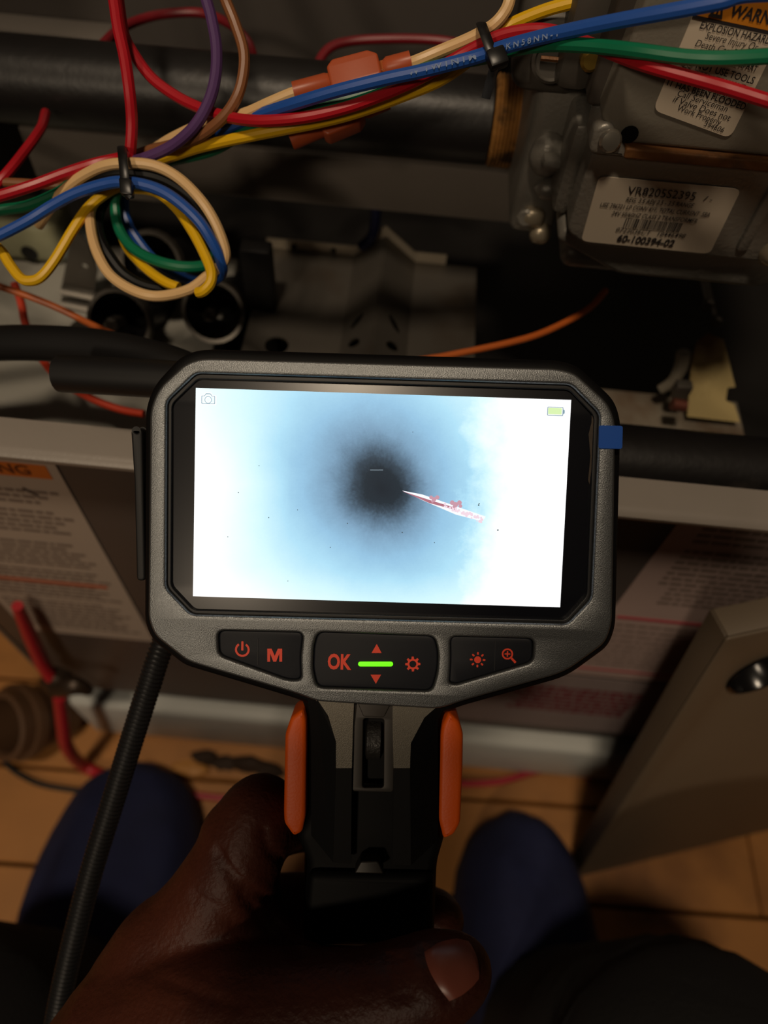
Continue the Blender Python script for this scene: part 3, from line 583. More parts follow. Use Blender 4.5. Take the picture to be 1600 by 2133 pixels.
Xl = mth('MULTIPLY', X, mth('ADD', .86, mth('MULTIPLY', mth('GREATER_THAN', X, 0.), .2)))
Yl = mth('MULTIPLY', Y, mth('SUBTRACT', 1.0, mth('MULTIPLY', mth('GREATER_THAN', Y, 0.), .18)))
R0 = mth('SQRT', mth('ADD', mth('POWER', mth('ABSOLUTE', mth('ADD', Xl, mth('MULTIPLY', Y, .13))), 2.), mth('POWER', mth('ABSOLUTE', Yl), 2.)))
R1 = mth('ADD', R0, mth('ADD', mth('MULTIPLY', N1, 50.), mth('MULTIPLY', N2, 12.)))
lft = mth('MULTIPLY', mth('MAXIMUM', mth('SUBTRACT', mth('MULTIPLY', X, -1.), 190.), 0.), mth('MAXIMUM', mth('SUBTRACT', 1.0, mth('MULTIPLY', mth('ABSOLUTE', Y), .0045)), 0.))
rgt = mth('MULTIPLY', mth('MAXIMUM', mth('SUBTRACT', mth('ADD', X, mth('MULTIPLY', N1, 190.)), 165.), 0.), 1.6)
bot = mth('MULTIPLY', mth('MAXIMUM', mth('SUBTRACT', mth('MULTIPLY', Y, -1.), 170.), 0.), .55)
RR = mth('DIVIDE', mth('ADD', mth('ADD', R1, mth('MULTIPLY', lft, .9)), mth('ADD', rgt, bot)), 500.)
cr = nd('ShaderNodeValToRGB'); nt.links.new(RR, cr.inputs[0]); el = cr.color_ramp.elements
stops = [(0, (24, 34, 44)), (.07, (30, 42, 52)), (.105, (52, 68, 82)), (.145, (88, 114, 136)), (.20, (122, 158, 186)), (.29, (146, 192, 222)), (.41, (172, 220, 242)), (.55, (206, 242, 250)), (.74, (238, 252, 253)), (.9, (255, 255, 255))]
el[0].position = 0; el[0].color = lin(stops[0][1])+(1,); el[1].position = .9; el[1].color = (1, 1, 1, 1)
for p_, c_ in stops[1:-1]: e = el.new(p_); e.color = lin(c_)+(1,)
nt.links.new(cr.outputs[0], B.inputs['Emission Color']); B.inputs['Emission Strength'].default_value = 0.88
scr = [(408, 808), (1190, 833), (1167, 1265), (402, 1242)]
disp = dp('lit_display', [DL(scr, .0)], -.0009, .00002, sm, 0)
E1 = .00006
def flat(name, loops, m, parent, w0=None, th=.00004): return mk(name, plate(loops, w0 or E1, (w0 or E1)+th, 0), m, parent, True)
wh = glow('display_white', (240, 252, 255), 1.0); gy = glow('display_grey', (120, 150, 165), .9)
def ln(a, b, r): # a thin bar between photo points
    a, b = D2(*a), D2(*b); n = Vector((-(b-a).y, (b-a).x)).normalized()*r; return [a+n, b+n, b-n, a-n]
pm = .19/FPX
# camera icon
c = D2(434, 832)
def loc(c, pts, s=pm): return [c+Vector((x*s, y*s)) for x, y in pts]
body = [(-14, -9), (14, -9), (14, 7), (8, 7), (5, 12), (-5, 12), (-8, 7), (-14, 7)]
flat('camera_icon', [rounded(loc(c, [(x*1.18, y*1.2) for x, y in body]), .0002), rounded(loc(c, [(x*.8, y*.72) for x, y in body]), .0002)], wh, disp)
flat('camera_icon_line', [rounded(loc(c, [(x*1.0, y*1.02) for x, y in body]), .0002), rounded(loc(c, [(x*.9, y*.88) for x, y in body]), .0002)], gy, disp, E1+.00005)
flat('camera_icon_lens', [circle(c.x, c.y-1*pm, 6.5*pm), circle(c.x, c.y-1*pm, 4.*pm)], wh, disp); flat('camera_icon_lens', [circle(c.x, c.y-1*pm, 7.4*pm), circle(c.x, c.y-1*pm, 6.3*pm)], gy, disp, E1+.00005)
c = D2(1157, 857)
flat('battery_icon', [rounded(loc(c, [(-15, -6), (13, -6), (13, 7), (-15, 7)]), .0002)], glow('battery_green', (214, 240, 176), .85), disp)
flat('battery_outline', [rounded(loc(c, [(-17, -9), (16, -9), (16, -5), (19, -4), (19, 3), (16, 4), (16, 9), (-17, 9)]), .0003), rounded(loc(c, [(-15.6, -7.6), (14.6, -7.6), (14.6, 7.8), (-15.6, 7.8)]), .0002)], gy, disp, E1+.00005)
# measuring mark, red print and specks of the picture shown
flat('pipe_seam', [DL([(838, 1022), (880, 1030), (960, 1058), (1012, 1076), (1005, 1086), (950, 1072), (880, 1042)])], glow('seam_white', (228, 232, 240), 1.), disp)
flat('seam_line', [DL([(838, 1023), (900, 1043), (950, 1058), (948, 1062), (895, 1048)])], glow('seam_red', (168, 104, 120), .9), disp, E1+.00005)
rr = random.Random(3); mb = MB()
for i in range(46):
    t = rr.random(); x = 925+t*80; y = 1052+t*31+rr.uniform(-7, 7)*(.5+t*.5); c = D2(x, y); q = rr.uniform(1.2, 3.4)*pm; k = len(mb.v)
    mb.add([(p.x, p.y, E1+.00012) for p in circle(c.x, c.y, q, 7)], [tuple(range(7))])
mk('seam_speckle', mb, glow('seam_pink', (222, 198, 210), 1.), disp, True)
mb = MB()
for x, y, q in ((898, 1036, 4), (904, 1040, 5), (911, 1036, 4.5), (901, 1044, 3), (942, 1047, 5), (949, 1051, 5.5), (957, 1047, 5), (946, 1055, 3.5), (959, 1054, 4)):
    c = D2(x, y); mb.add([(p.x, p.y, E1+.00013) for p in circle(c.x, c.y, q*pm, 9)], [tuple(range(9))])
mk('red_print', mb, glow('print_red', (192, 144, 160), .9), disp, True)
mb = MB()
for x, y, q in ((997, 1052, 1.8), (998, 1049, 1.4), (1037, 1104, 1.8), (560, 1078, 1.2), (497, 1026, 1.2), (838, 1109, 1.4), (475, 1118, 1.), (724, 1090, 1.2), (620, 1062, 1.), (688, 1140, 1.1), (540, 970, 1.), (860, 900, 1.), (905, 1130, 1.1), (600, 1210, 1.)):
    c = D2(x, y); mb.add([(p.x, p.y, E1+.00014) for p in circle(c.x, c.y, q*pm, 6)], [tuple(range(6))])
mk('speck', mb, glow('speck', (60, 80, 90), .8), disp, True)['kind'] = 'stuff'
flat('scratch', [ln((771, 979), (798, 979), .8*pm)], glow('scratch', (120, 138, 150), .8), disp, E1+.0001)
# buttons
pads = []
for pts, nm in ((pad_l, 'left'), (pad_m, 'mid'), (pad_r, 'right')):
    pads.append(dp('button_pad', [rounded([p*.994+sum(btn(pts), Vector((0, 0)))/len(btn(pts))*.006 for p in btn(pts)], .0016)], -.0014, .0013, rub, .0005))
TB = .00135
def sy(name, loops, parent, m=None): return mk(name, plate(loops, TB, TB+.00012, 0), m or sym, parent, True)
def arc_band(c, r0, r1, a0, a1, n=26): return circle(c.x, c.y, r1, n, a0, a1)+[Vector((c.x+r1*math.cos(a1), c.y+r1*math.sin(a1)))]+[Vector((c.x+r0*math.cos(a1), c.y+r0*math.sin(a1)))]+circle(c.x, c.y, r0, n, a1, a0)+[Vector((c.x+r0*math.cos(a0), c.y+r0*math.sin(a0)))]
pt = (.19-TB)/FPX*1.0
def dtxt(s, x, y, h, parent, bold, sxx=1.):
    c = D2(x, y, TB); me = text_mesh(s, h, bold=bold, depth=.00006, sx=sxx); me.transform(Matrix.Translation((c.x, c.y, TB+.00006))); return mk('lettering', me, sym, parent, True)
c = D2(505, 1353, TB)
sy('power_symbol', [arc_band(c, 11.2*pt, 15.6*pt, math.radians(90+33), math.radians(450-33))], pads[0]); sy('power_symbol_bar', [rounded(loc(c, [(-2.4, -2), (2.4, -2), (2.4, 18), (-2.4, 18)], pt), .0002)], pads[0])
sy('lettering', [DL([(557, 1378), (557, 1351), (566, 1351), (572.5, 1366), (579, 1351), (588, 1351), (588, 1378), (582, 1378), (582, 1361), (575.5, 1378), (569.5, 1378), (563, 1361), (563, 1378)], TB)], pads[0])
dtxt('OK', 706, 1380, .0055, pads[1], .0002, .72)
sy('up_arrow', [DL([(785, 1341), (795, 1360), (774, 1360)], TB)], pads[1]); sy('down_arrow', [DL([(783, 1424), (794, 1405), (772, 1405)], TB)], pads[1])
c0, c1 = D2(751, 1383, TB), D2(814, 1383, TB)
q0, q1 = DL([(747, 1383), (818, 1383)], TB); bar = []
for k in range(9): a = PI/2+PI*k/8; bar.append(c0+Vector((math.cos(a), math.sin(a)))*5*pt)
for k in range(9): a = -PI/2+PI*k/8; bar.append(c1+Vector((math.cos(a), math.sin(a)))*5*pt)
mk('status_light', plate([bar], TB-.0004, TB+.0003, .00015), glow('led_green', (110, 255, 10), 1.0), pads[1], True)
c = D2(860, 1383, TB); g = []
for k in range(8):
    for da, r in ((-.24, 11.4), (-.14, 16.2), (.14, 16.2), (.24, 11.4)): a = PI/4*k+da+.05; g.append(c+Vector((math.cos(a), math.sin(a)))*r*pt)
sy('gear_symbol', [g, circle(c.x, c.y, 7.4*pt)], pads[1])
c = D2(995, 1374, TB); sy('sun_symbol', [circle(c.x, c.y, 7.4*pt)], pads[2])
for k in range(8):
    a = PI/4*k; e = Vector((math.cos(a), math.sin(a))); n_ = Vector((-e.y, e.x)); sy('sun_ray', [rounded([c+(e*10.6+n_*1.9)*pt, c+(e*16.6+n_*1.9)*pt, c+(e*16.6-n_*1.9)*pt, c+(e*10.6-n_*1.9)*pt], .0002)], pads[2])
c = D2(1057, 1362, TB); sy('magnifier_symbol', [circle(c.x, c.y, 12*pt), circle(c.x, c.y, 8.6*pt)], pads[2])
sy('magnifier_plus', [loc(c, [(-1.4, -6), (1.4, -6), (1.4, -1.4), (6, -1.4), (6, 1.4), (1.4, 1.4), (1.4, 6), (-1.4, 6), (-1.4, 1.4), (-6, 1.4), (-6, -1.4), (-1.4, -1.4)], pt)], pads[2])
a = Vector((.707, -.707)); n_ = Vector((.707, .707)); sy('magnifier_handle', [rounded([c+(a*11+n_*2.2)*pt, c+(a*26+n_*2.6)*pt, c+(a*26-n_*2.6)*pt, c+(a*11-n_*2.2)*pt], .0002)], pads[2])
gr_m = mat('pad_groove', (10, 12, 17), .6)
sy('pad_groove', [DL([(537, 1330), (538.5, 1330), (537.5, 1385), (536, 1385)], TB)], pads[0], gr_m); sy('pad_groove', [DL([(1031, 1335), (1032.5, 1335), (1030.5, 1398), (1029, 1398)], TB)], pads[2], gr_m)
# film tab, port cover
tabq = DL([(1248, 886), (1297, 887), (1296, 935), (1247, 934)], T+.0003)
mk('film_pull_tab', plate([rounded(tabq, .0006)], T+.0002, T+.00045, 0), mat('blue_film', (22, 84, 180), .35, vary=.05), dev, True)
dp('film_edge', [DL([(1236, 850), (1243, 858), (1240, 905), (1236, 960), (1230, 1010), (1227, 1000), (1232, 950), (1228, 905), (1234, 880)], .001)], .0001, .00018, mat('lifted_film', (72, 63, 54), .3, vary=.3, scale=500), 0)
dp('port_cover', [rounded(DL([(276, 893), (300, 893), (306, 1208), (288, 1208), (283, 1000)], -.006), .0012), circle(*D2(288, 898, -.006), .0006, 12)], -.0095, -.0045, mat('port_rubber', (15, 15, 17), .6), .0006)
# handle
neck = [(672, 1462), (905, 1470), (896, 1512), (880, 1570), (868, 1640), (866, 1760), (688, 1752), (690, 1640), (686, 1570), (668, 1505)]
core = [(612, 1440), (962, 1450), (934, 1482), (922, 1520), (917, 1600), (916, 1705), (930, 1752), (912, 1812), (905, 1990), (626, 1985), (637, 1806), (612, 1748), (640, 1700), (638, 1560), (640, 1520), (632, 1484)]
dp('handle_core', [rounded(DL(core, -.003), .0025)], -.028, -.0045, BLACK, .003)
# grey face of the handle: a raised centre with sloping flanks
def ring3(pts): return [DI @ (CP+ray(x, y)*((O+dw*wo-CP).dot(dw)/ray(x, y).dot(dw))) for x, y, wo in pts]
def panel(name, quads, m):
    mb = MB()
    for q in quads:
        top = ring3(q); bt = [p-Vector((0, 0, .002)) for p in top]; n = len(q)
        mb.add(top+bt, [tuple(range(n)), tuple(range(2*n-1, n-1, -1))]+[(i, n+i, n+(i+1) % n, (i+1) % n) for i in range(n)])
    return mk(name, mb, m, dev, True)
neckm = mat('neck_paint', (122, 117, 106), .42, metal=.5, vary=.12, scale=900, bump=.12, bscale=4200)
hb = .0004
panel('neck_face', [[(652, 1450, .0018), (738, 1452, .0018), (735, 1520, hb), (733, 1600, hb), (700, 1600, hb), (700, 1545, hb), (682, 1490, hb)],
                    [(818, 1455, .0018), (924, 1460, .0018), (884, 1495, hb), (856, 1548, hb), (854, 1600, hb), (820, 1600, hb), (818, 1520, hb)],
                    ], neckm)
panel('lower_face', [[(700, 1600, hb), (733, 1600, hb), (731, 1800, hb-.001), (694, 1796, hb-.001)], [(820, 1600, hb), (854, 1600, hb), (856, 1803, hb-.001), (818, 1800, hb-.001)]], BLACK)
panel('neck_flank', [[(640, 1448, .0012), (660, 1455, .0016), (684, 1492, hb), (700, 1545, hb), (700, 1600, hb), (694, 1796, hb-.001), (648, 1740, -.0035), (648, 1550, -.0035), (646, 1500, -.002)],
                     [(938, 1458, .0012), (918, 1462, .0016), (884, 1495, hb), (856, 1548, hb), (854, 1600, hb), (856, 1803, hb-.001), (912, 1750, -.0035), (910, 1550, -.0035), (912, 1500, -.002)][::-1]], BLACK)
dp('wheel_channel', [rounded(DL([(738, 1458), (820, 1461), (823, 1490), (820, 1650), (733, 1648), (734, 1486)], -.001), .001), rounded(DL([(757, 1496), (800, 1497), (799, 1640), (755, 1640)], -.001), .0008)], -.003, -.0008, mat('channel_paint', (62, 58, 54), .5, metal=.3), .0003)
dp('channel_head', [rounded(DL([(745, 1464), (814, 1466), (800, 1494), (757, 1493)], 0), .0006)], -.0009, .0002, mat('channel_paint', (0, 0, 0)), .0003)
c = D2(778, 1556, 0); wc = Vector((c.x, c.y, -.0062))
mk('scroll_wheel', lathe(wc+Vector((-.0022, 0, 0)), (1, 0, 0), [(0, .0048), (.0004, .0056), (.0040, .0056), (.0044, .0048)], 28), mat('wheel_rubber', (44, 42, 40), .45, bump=.3, bscale=900), dev, True)
dp('battery_latch', [rounded(DL([(752, 1792), (788, 1792), (800, 1818), (738, 1817)], 0), .0006)], -.004, .0006, mat('latch_grey', (48, 45, 42), .45, metal=.3), .0004)
dp('lower_handle', [rounded(DL([(640, 1826), (908, 1832), (904, 1990), (628, 1985)], 0), .003)], -.006, -.0025, BLACK, .0022)
gl = [(632, 1476), (638, 1500), (639, 1560), (637, 1700), (630, 1733), (612, 1742), (592, 1714), (591, 1690), (594, 1530), (606, 1494)]
gr = [(936, 1482), (957, 1502), (965, 1528), (964, 1600), (959, 1714), (946, 1738), (924, 1748), (914, 1706), (914, 1690), (918, 1530), (922, 1508)]
for g in (gl, gr): dp('grip_insert', [rounded(DL(g, -.004), .001)], -.016, -.0035, grip, .0012)
dp('trigger_guard', [rounded(DL([(640, 1500), (912, 1508), (905, 1980), (632, 1974)], -.03), .004)], -.032, -.0275, BLACK, .0015)
# probe connector tube behind the housing, and the flexible probe cable
ct = mat('probe_rubber', (20, 20, 21), .5, vary=.1)
q = [Vector(DI @ P(x, y, d)) for x, y, d in ((122, 778, .222), (340, 790, .216), (470, 800, .2125))]
mk('probe_socket', tube([(q[0], .0048), (q[0]+Vector((.0006, 0, 0)), .0056), (q[1], .0056), (q[2], .0056)], 20), ct, dev, True)
# ================================================================ FLEXIBLE PROBE CABLE
cab = thing('probe_cable', 'long black ribbed probe cable hanging down the left side in front of the blue shoe', 'cable', P(190, 1800, .24))
pts = [(430, 1130, .232), (385, 1240, .229), (338, 1345, .228), (310, 1430, .230), (272, 1550, .233), (232, 1680, .236), (192, 1810, .238), (158, 1940, .239), (130, 2060, .24), (112, 2160, .241), (90, 2320, .243)]
path = catmull([(P(x, y, d), .0037) for x, y, d in pts], 14)
mk('cable_sheath', tube([(p, r*.9) for p, r in path], 16), mat('cable_black', (16, 16, 17), .45), cab)
# ribs of the braid: a fine stack of rings along the sheath
L = 0; ribs = MB(); step = .00145; nxt = 0.
for (a, _), (b, _) in zip(path, path[1:]):
    seg = (b-a).length; t = (b-a).normalized()
    while nxt < L+seg:
        p = a+t*(nxt-L); r = lathe(p, t, [(-.0006, .0033), (0, .0038), (.0006, .0033)], 14, False); ribs.add(r.v, r.f); nxt += step
    L += seg
o = mk('cable_rib', ribs, mat('rib_black', (30, 30, 31), .3, spec=.6), cab, ang=60); o['kind'] = 'stuff'
hose = mk('black_hose', tube(catmull([(P(x, y, d), .006) for x, y, d in ((-160, 760, .262), (-60, 722, .256), (0, 715, .252), (90, 715, .247), (190, 722, .242), (280, 738, .237), (370, 765, .232), (440, 800, .2295), (520, 850, .229))], 8), 18), ct)
tag(hose, 'thick smooth black hose entering from the left edge behind the screen', 'hose')
# ================================================================ LEANING DOOR PANEL
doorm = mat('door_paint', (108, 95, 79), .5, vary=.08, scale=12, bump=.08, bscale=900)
doors = mat('door_paint_shaded', (92, 80, 66), .5, vary=.08)  # same door paint made darker: shading of the sides put into the colour
B0 = Vector((.167, .073, .0)); ex = Vector((.152, .044, 0)).normalized(); T0 = on_y(1508, 1337, .113); ey = (T0-B0); DH = ey.length; ey.normalize()
ex = (ex-ey*ex.dot(ey)).normalized(); en = ex.cross(ey).normalized()      # towards the viewer
if en.y > 0: en = -en; 
dz = -min(0, (B0-en*.013).z)
DM2 = Matrix((ex, ey, en)).transposed().to_4x4(); DM2.translation = B0+Vector((0, 0, dz+.0005))
dr = thing('furnace_door', 'removed grey furnace door leaning against the panel at the lower right, black oval handle', 'door panel', M=DM2)
def inv(p): return DM2.inverted() @ p
def hit(x, y, h=0.):
    r = ray(x, y); o = DM2 @ Vector((0, 0, h)); t = (o-CP).dot(en)/r.dot(en); return inv(CP+r*t)
hcn = hit(1585, 1402)
W = .30
def ov(rx, ry, n=32): return [Vector((hcn.x+rx*math.cos(2*PI*k/n), hcn.y+ry*math.sin(2*PI*k/n))) for k in range(n)]
hx_ = abs(hcn.x-hit(1520, 1415).x); hy_ = abs(hit(1590, 1372).y-hit(1590, 1432).y)/2
mk('face_sheet', plate([rounded([(0, 0), (W, 0), (W, DH), (0, DH)], .002), ov(hx_, hy_)], -.0012, 0, .0005), doorm, dr, True)
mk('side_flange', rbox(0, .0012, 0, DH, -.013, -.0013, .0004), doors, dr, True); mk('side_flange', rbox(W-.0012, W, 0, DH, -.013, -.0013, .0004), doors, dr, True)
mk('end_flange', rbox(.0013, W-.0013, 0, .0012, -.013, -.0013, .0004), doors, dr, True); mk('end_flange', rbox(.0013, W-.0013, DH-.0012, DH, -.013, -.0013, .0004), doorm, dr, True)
mk('insulation_back', rbox(.0015, W-.0015, .0015, DH-.0015, -.0128, -.0126, .0005), mat('insulation', (60, 54, 48), .9), dr, True)
hm = mat('handle_black', (16, 15, 15), .22, spec=.6)
n = 32; v = []; f = []
for s, h in ((1.04, .0006), (1.0, .0012), (.94, .0006), (.86, -.004), (.6, -.009), (.2, -.0105)):
    v += [Vector((hcn.x+(p.x-hcn.x)*s, hcn.y+(p.y-hcn.y)*s, h)) for p in ov(hx_, hy_, n)]
for i in range(5):
    for k in range(n): a = i*n+k; b = i*n+(k+1) % n; f.append((a, b, b+n, a+n))
f.append(tuple(range(5*n, 6*n)))
mk('cup_handle', MB().add(v, f), hm, dr, True)
mk('handle_screw', lathe((hcn.x-.001, hcn.y, -.0105), (0, 0, 1), [(0, .0034), (.003, .0034), (.0042, .0024), (.0046, .0008)], 16), bright, dr, True)

# ================================================================ THINGS ON THE FLOOR
def fw_(pts, r): return catmull([(on_z(x, y, r+.0006+dz_), r) for x, y, dz_ in pts], 8)
rw = mk('electrical_wire', tube(fw_([(215, 1614, .0), (300, 1640, .0), (385, 1653, .0), (480, 1664, 0), (600, 1668, 0), (760, 1650, 0), (900, 1632, 0), (985, 1632, 0), (1050, 1626, 0), (1120, 1606, 0), (1180, 1602, 0), (1230, 1618, 0)], .0026), 10), mat('floor_red', (176, 40, 58), .45))
tag(rw, 'red wire lying on the floorboards in front of the bottom rail', 'wire')
pl = thing('pliers', 'red handled pliers at the lower left, by the left end of the bottom rail', 'pliers', on_z(118, 1430, .03))
redg = mat('plier_grip', (178, 34, 44), .4)
pv = on_y(117, 1432, .131)
mk('handle_grip', tube(catmull([(on_y(36, 1262, .1415), .0028), (on_y(60, 1318, .1405), .0038), (on_y(88, 1380, .138), .0042), (on_y(108, 1414, .134), .0036)], 6), 14), redg, pl)
mk('handle_grip', tube(catmull([(on_y(124, 1452, .128), .0038), (on_y(131, 1505, .1215), .0044), (on_y(140, 1555, .116), .0046), (on_z(172, 1594, .009), .0046), (on_z(222, 1618, .006), .004)], 6), 14), redg, pl)
mk('pivot_joint', lathe(pv+Vector((0, .008, 0)), (0, -1, .3), [(0, .008), (.001, .0095), (.008, .0095), (.010, .007), (.011, .003)], 18), mat('plier_steel', (62, 50, 40), .4, metal=.5, vary=.3), pl)
mk('jaw', tube(catmull([(pv, .006), (on_y(150, 1428, .131), .006), (on_y(172, 1432, .131), .0045), (on_y(186, 1440, .131), .003)], 5), 10), mat('plier_steel', (0, 0, 0)), pl)
sp = on_z(112, 1372, .03); yt = mk('wood_chip', rbox(sp.x-.012, sp.x+.012, sp.y-.006, sp.y+.006, .0006, .012, .003), mat('raw_wood', (196, 138, 72), .6, vary=.2, scale=40)); tag(yt, 'small pale wood chip beside the red handled pliers', 'wood chip')
bt = mk('thin_black_cord', tube(fw_([(-60, 1540, 0), (0, 1578, 0), (30, 1606, 0), (80, 1632, 0), (140, 1644, 0), (200, 1650, 0), (300, 1660, 0), (420, 1690, 0)], .0021), 10), mat('cord_black', (22, 24, 24), .5)); tag(bt, 'thin black cord curving over the floor to the left blue shoe', 'cord')
pc = on_z(8, 1512, .05)
ca = Vector((-.45, -.5, .74)).normalized()
cup = thing('brown_elbow', 'brown plastic pipe end with a dark opening at the lower left edge', 'pipe fitting', (pc.x, pc.y, 0))
brn = mat('brown_plastic', (92, 66, 46), .5, vary=.2, scale=30)
mk('pipe_wall', lathe(pc, ca, [(-.05, .023), (-.03, .024), (-.002, .0255), (.002, .025), (.003, .022), (.0, .0195), (-.03, .018), (-.05, .017)], 30, False), brn, cup)
mk('pipe_collar', lathe(pc, ca, [(-.018, .0235), (-.018, .0275), (-.010, .0285), (-.008, .0275), (-.008, .0235)], 30, False), brn, cup)
mk('inner_dark', lathe(pc-ca*.045, ca, [(0, .0172), (.001, .0172)], 24), sootm, cup)
deb = mat('debris', (52, 36, 24), .8, vary=.4, scale=90)
rr = random.Random(11)
for i, (x, y) in enumerate(((425, 1578), (470, 1590), (520, 1592), (560, 1606), (395, 1600))):
    p = on_z(x, y, .004); bm = bmesh.new(); bmesh.ops.create_icosphere(bm, subdivisions=2, radius=1)
    for q in bm.verts: q.co *= 1+rr.uniform(-.22, .22)
    bmesh.ops.scale(bm, vec=(.011+.003*(i % 3), .006, .0045), verts=bm.verts); bmesh.ops.translate(bm, vec=(p.x, p.y, .0042), verts=bm.verts)
    tag(mk('dirt_clump', MB().bm(bm), deb if i < 4 else mat('raw_wood', (0, 0, 0))), ('first','second','third','fourth')[i]+' dark dirt clump from the left along the bottom rail' if i < 4 else 'pale wood splinter lying just above the left blue shoe', 'debris', 'dirt clumps along the bottom rail' if i < 4 else None)

# ================================================================ THE PERSON
pe = thing('person', 'person squatting in dark trousers and blue shoes, left hand gripping the inspection camera handle', 'person', (0, -.15, 0))
skm = mat('skin', (74, 36, 24), .5, spec=.3, vary=.14, scale=120, bump=.35, bscale=700, sss=.1, rgb2=(60, 27, 19), thr=(.5, .75))
def cap(mb, a, ra, b, rb, seg=20):
    """a tapered capsule"""
    t = (b-a); L_ = t.length; t.normalize(); pr = []
    for k in range(7): q = PI/2*k/6; pr.append((-ra*math.cos(q), max(ra*math.sin(q), 1e-4)))
    for k in range(7): q = PI/2*k/6; pr.append((L_+rb*math.sin(q), max(rb*math.cos(q), 1e-4)))
    r = lathe(a, t, pr, seg); mb.add(r.v, r.f)
def chain(mb, pts):
    q = catmull([(P(x, y, d), r) for x, y, d, r in pts], 4)
    for (a, ra), (b, rb) in zip(q, q[1:]): cap(mb, a, ra, b, rb)
def ell(mb, x, y, d, r, s):      # s: sizes along right, up, depth
    b = bal((0, 0, 0), r, s); M = Matrix((RT, -DN, -FW)).transposed().to_4x4(); M.translation = P(x, y, d); b.v = [M @ p for p in b.v]; mb.add(b.v, b.f)
def grown(mb, voxel, smooth, it):
    me = mb.mesh('tmp'); o = bpy.data.objects.new('tmp', me); COL.objects.link(o)
    m = o.modifiers.new('r', 'REMESH'); m.mode = 'VOXEL'; m.voxel_size = voxel
    s = o.modifiers.new('s', 'SMOOTH'); s.factor = smooth; s.iterations = it
    bpy.context.view_layer.update(); dg = bpy.context.evaluated_depsgraph_get(); r = bpy.data.meshes.new_from_object(o.evaluated_get(dg))
    bpy.data.objects.remove(o); bpy.data.meshes.remove(me); return r
hb_ = MB()
# forearm, wrist and palm
chain(hb_, [(-190, 3050, .235, .044), (20, 2640, .225, .036), (180, 2400, .217, .031), (300, 2220, .211, .029)])
chain(hb_, [(310, 2220, .211, .028), (345, 2085, .213, .0235), (366, 1990, .214, .0178)])
chain(hb_, [(330, 2240, .215, .028), (400, 2120, .222, .024), (410, 2030, .226, .018)])
chain(hb_, [(360, 2260, .220, .027), (450, 2160, .230, .022)])
# index finger: knuckle, up to the middle joint, round the back of the handle
chain(hb_, [(366, 1990, .2135, .0172), (432, 1905, .213, .0150), (486, 1808, .2125, .0132), (526, 1722, .2145, .0122), (543, 1695, .2175, .0116)])
chain(hb_, [(500, 1745, .2145, .0118), (545, 1720, .2185, .0117), (585, 1712, .2285, .0102), (640, 1712, .242, .0092), (740, 1722, .2475, .0084)])
# flesh between index and thumb
chain(hb_, [(520, 1800, .2185, .0085), (515, 1870, .2155, .0105), (490, 1945, .2125, .012), (450, 2020, .2105, .0145)])
chain(hb_, [(545, 1905, .2145, .0065), (580, 1960, .2105, .0075), (618, 2008, .2045, .0085), (640, 2050, .199, .010)])
# thumb over the bottom of the handle
chain(hb_, [(300, 2190, .205, .026), (420, 2150, .197, .0215), (540, 2125, .191, .0175), (660, 2105, .1865, .0142), (760, 2088, .184, .0124), (840, 2066, .1825, .0119), (905, 2042, .1815, .0114), (950, 2024, .1813, .0090)])
# other fingers behind the handle, the middle finger's tip coming out on the right
chain(hb_, [(410, 2030, .226, .0165), (480, 1945, .235, .0125), (560, 1895, .2435, .0108), (660, 1885, .2495, .0102), (780, 1892, .250, .0098), (862, 1900, .2445, .0092), (905, 1908, .2345, .0083), (917, 1920, .226, .0074)])
chain(hb_, [(420, 2090, .230, .0165), (520, 2030, .241, .0118), (640, 1995, .2495, .0105), (780, 2000, .2505, .0100), (870, 2012, .2435, .0090), (905, 2020, .234, .0080)])
chain(hb_, [(455, 2160, .233, .0165), (560, 2120, .244, .0108), (680, 2095, .2505, .0095), (790, 2100, .2505, .0088), (860, 2112, .243, .0078)])
hm_ = grown(hb_, .00125, .5, 9)
from mathutils.bvhtree import BVHTree
bv = BVHTree.FromPolygons([v.co.copy() for v in hm_.vertices], [tuple(p.vertices) for p in hm_.polygons])
def crease(pts, wid, dep):
    """press a skin fold into the hand along a line traced on it"""
    c = []
    for (x, y), _ in catmull([(Vector(p), 0) for p in pts], 8):
        q = bv.ray_cast(CP, ray(x, y).normalized())[0]
        if q is not None: c.append(q)
    mid = sum(c, Vector())/len(c); R_ = max((q-mid).length for q in c)+wid*3
    for v in hm_.vertices:
        if (v.co-mid).length > R_: continue
        d = min((v.co-q).length for q in c)
        if d < wid*3: v.co -= v.normal*dep*math.exp(-(d/wid)**2)
crease([(452, 1776), (480, 1822), (520, 1858), (566, 1878)], .0014, .0016)
crease([(506, 1866), (540, 1905), (580, 1950), (616, 1990)], .0013, .0015)
crease([(405, 1868), (445, 1890), (490, 1930)], .0016, .0008)
crease([(548, 1730), (562, 1772), (600, 1800)], .0014, .0010)
for k in range(4): crease([(800+k*13, 1985+k*2), (806+k*13, 2030), (822+k*13, 2080)], .0007, .0006)
for k in range(3): crease([(300+k*40, 2020+k*14), (350+k*40, 2050+k*14), (420+k*40, 2068+k*14)], .0009, .0004)
crease([(880, 1975), (905, 2040), (938, 2090)], .0009, .0010)
hand = mk('hand', hm_, skm, pe, ang=180)
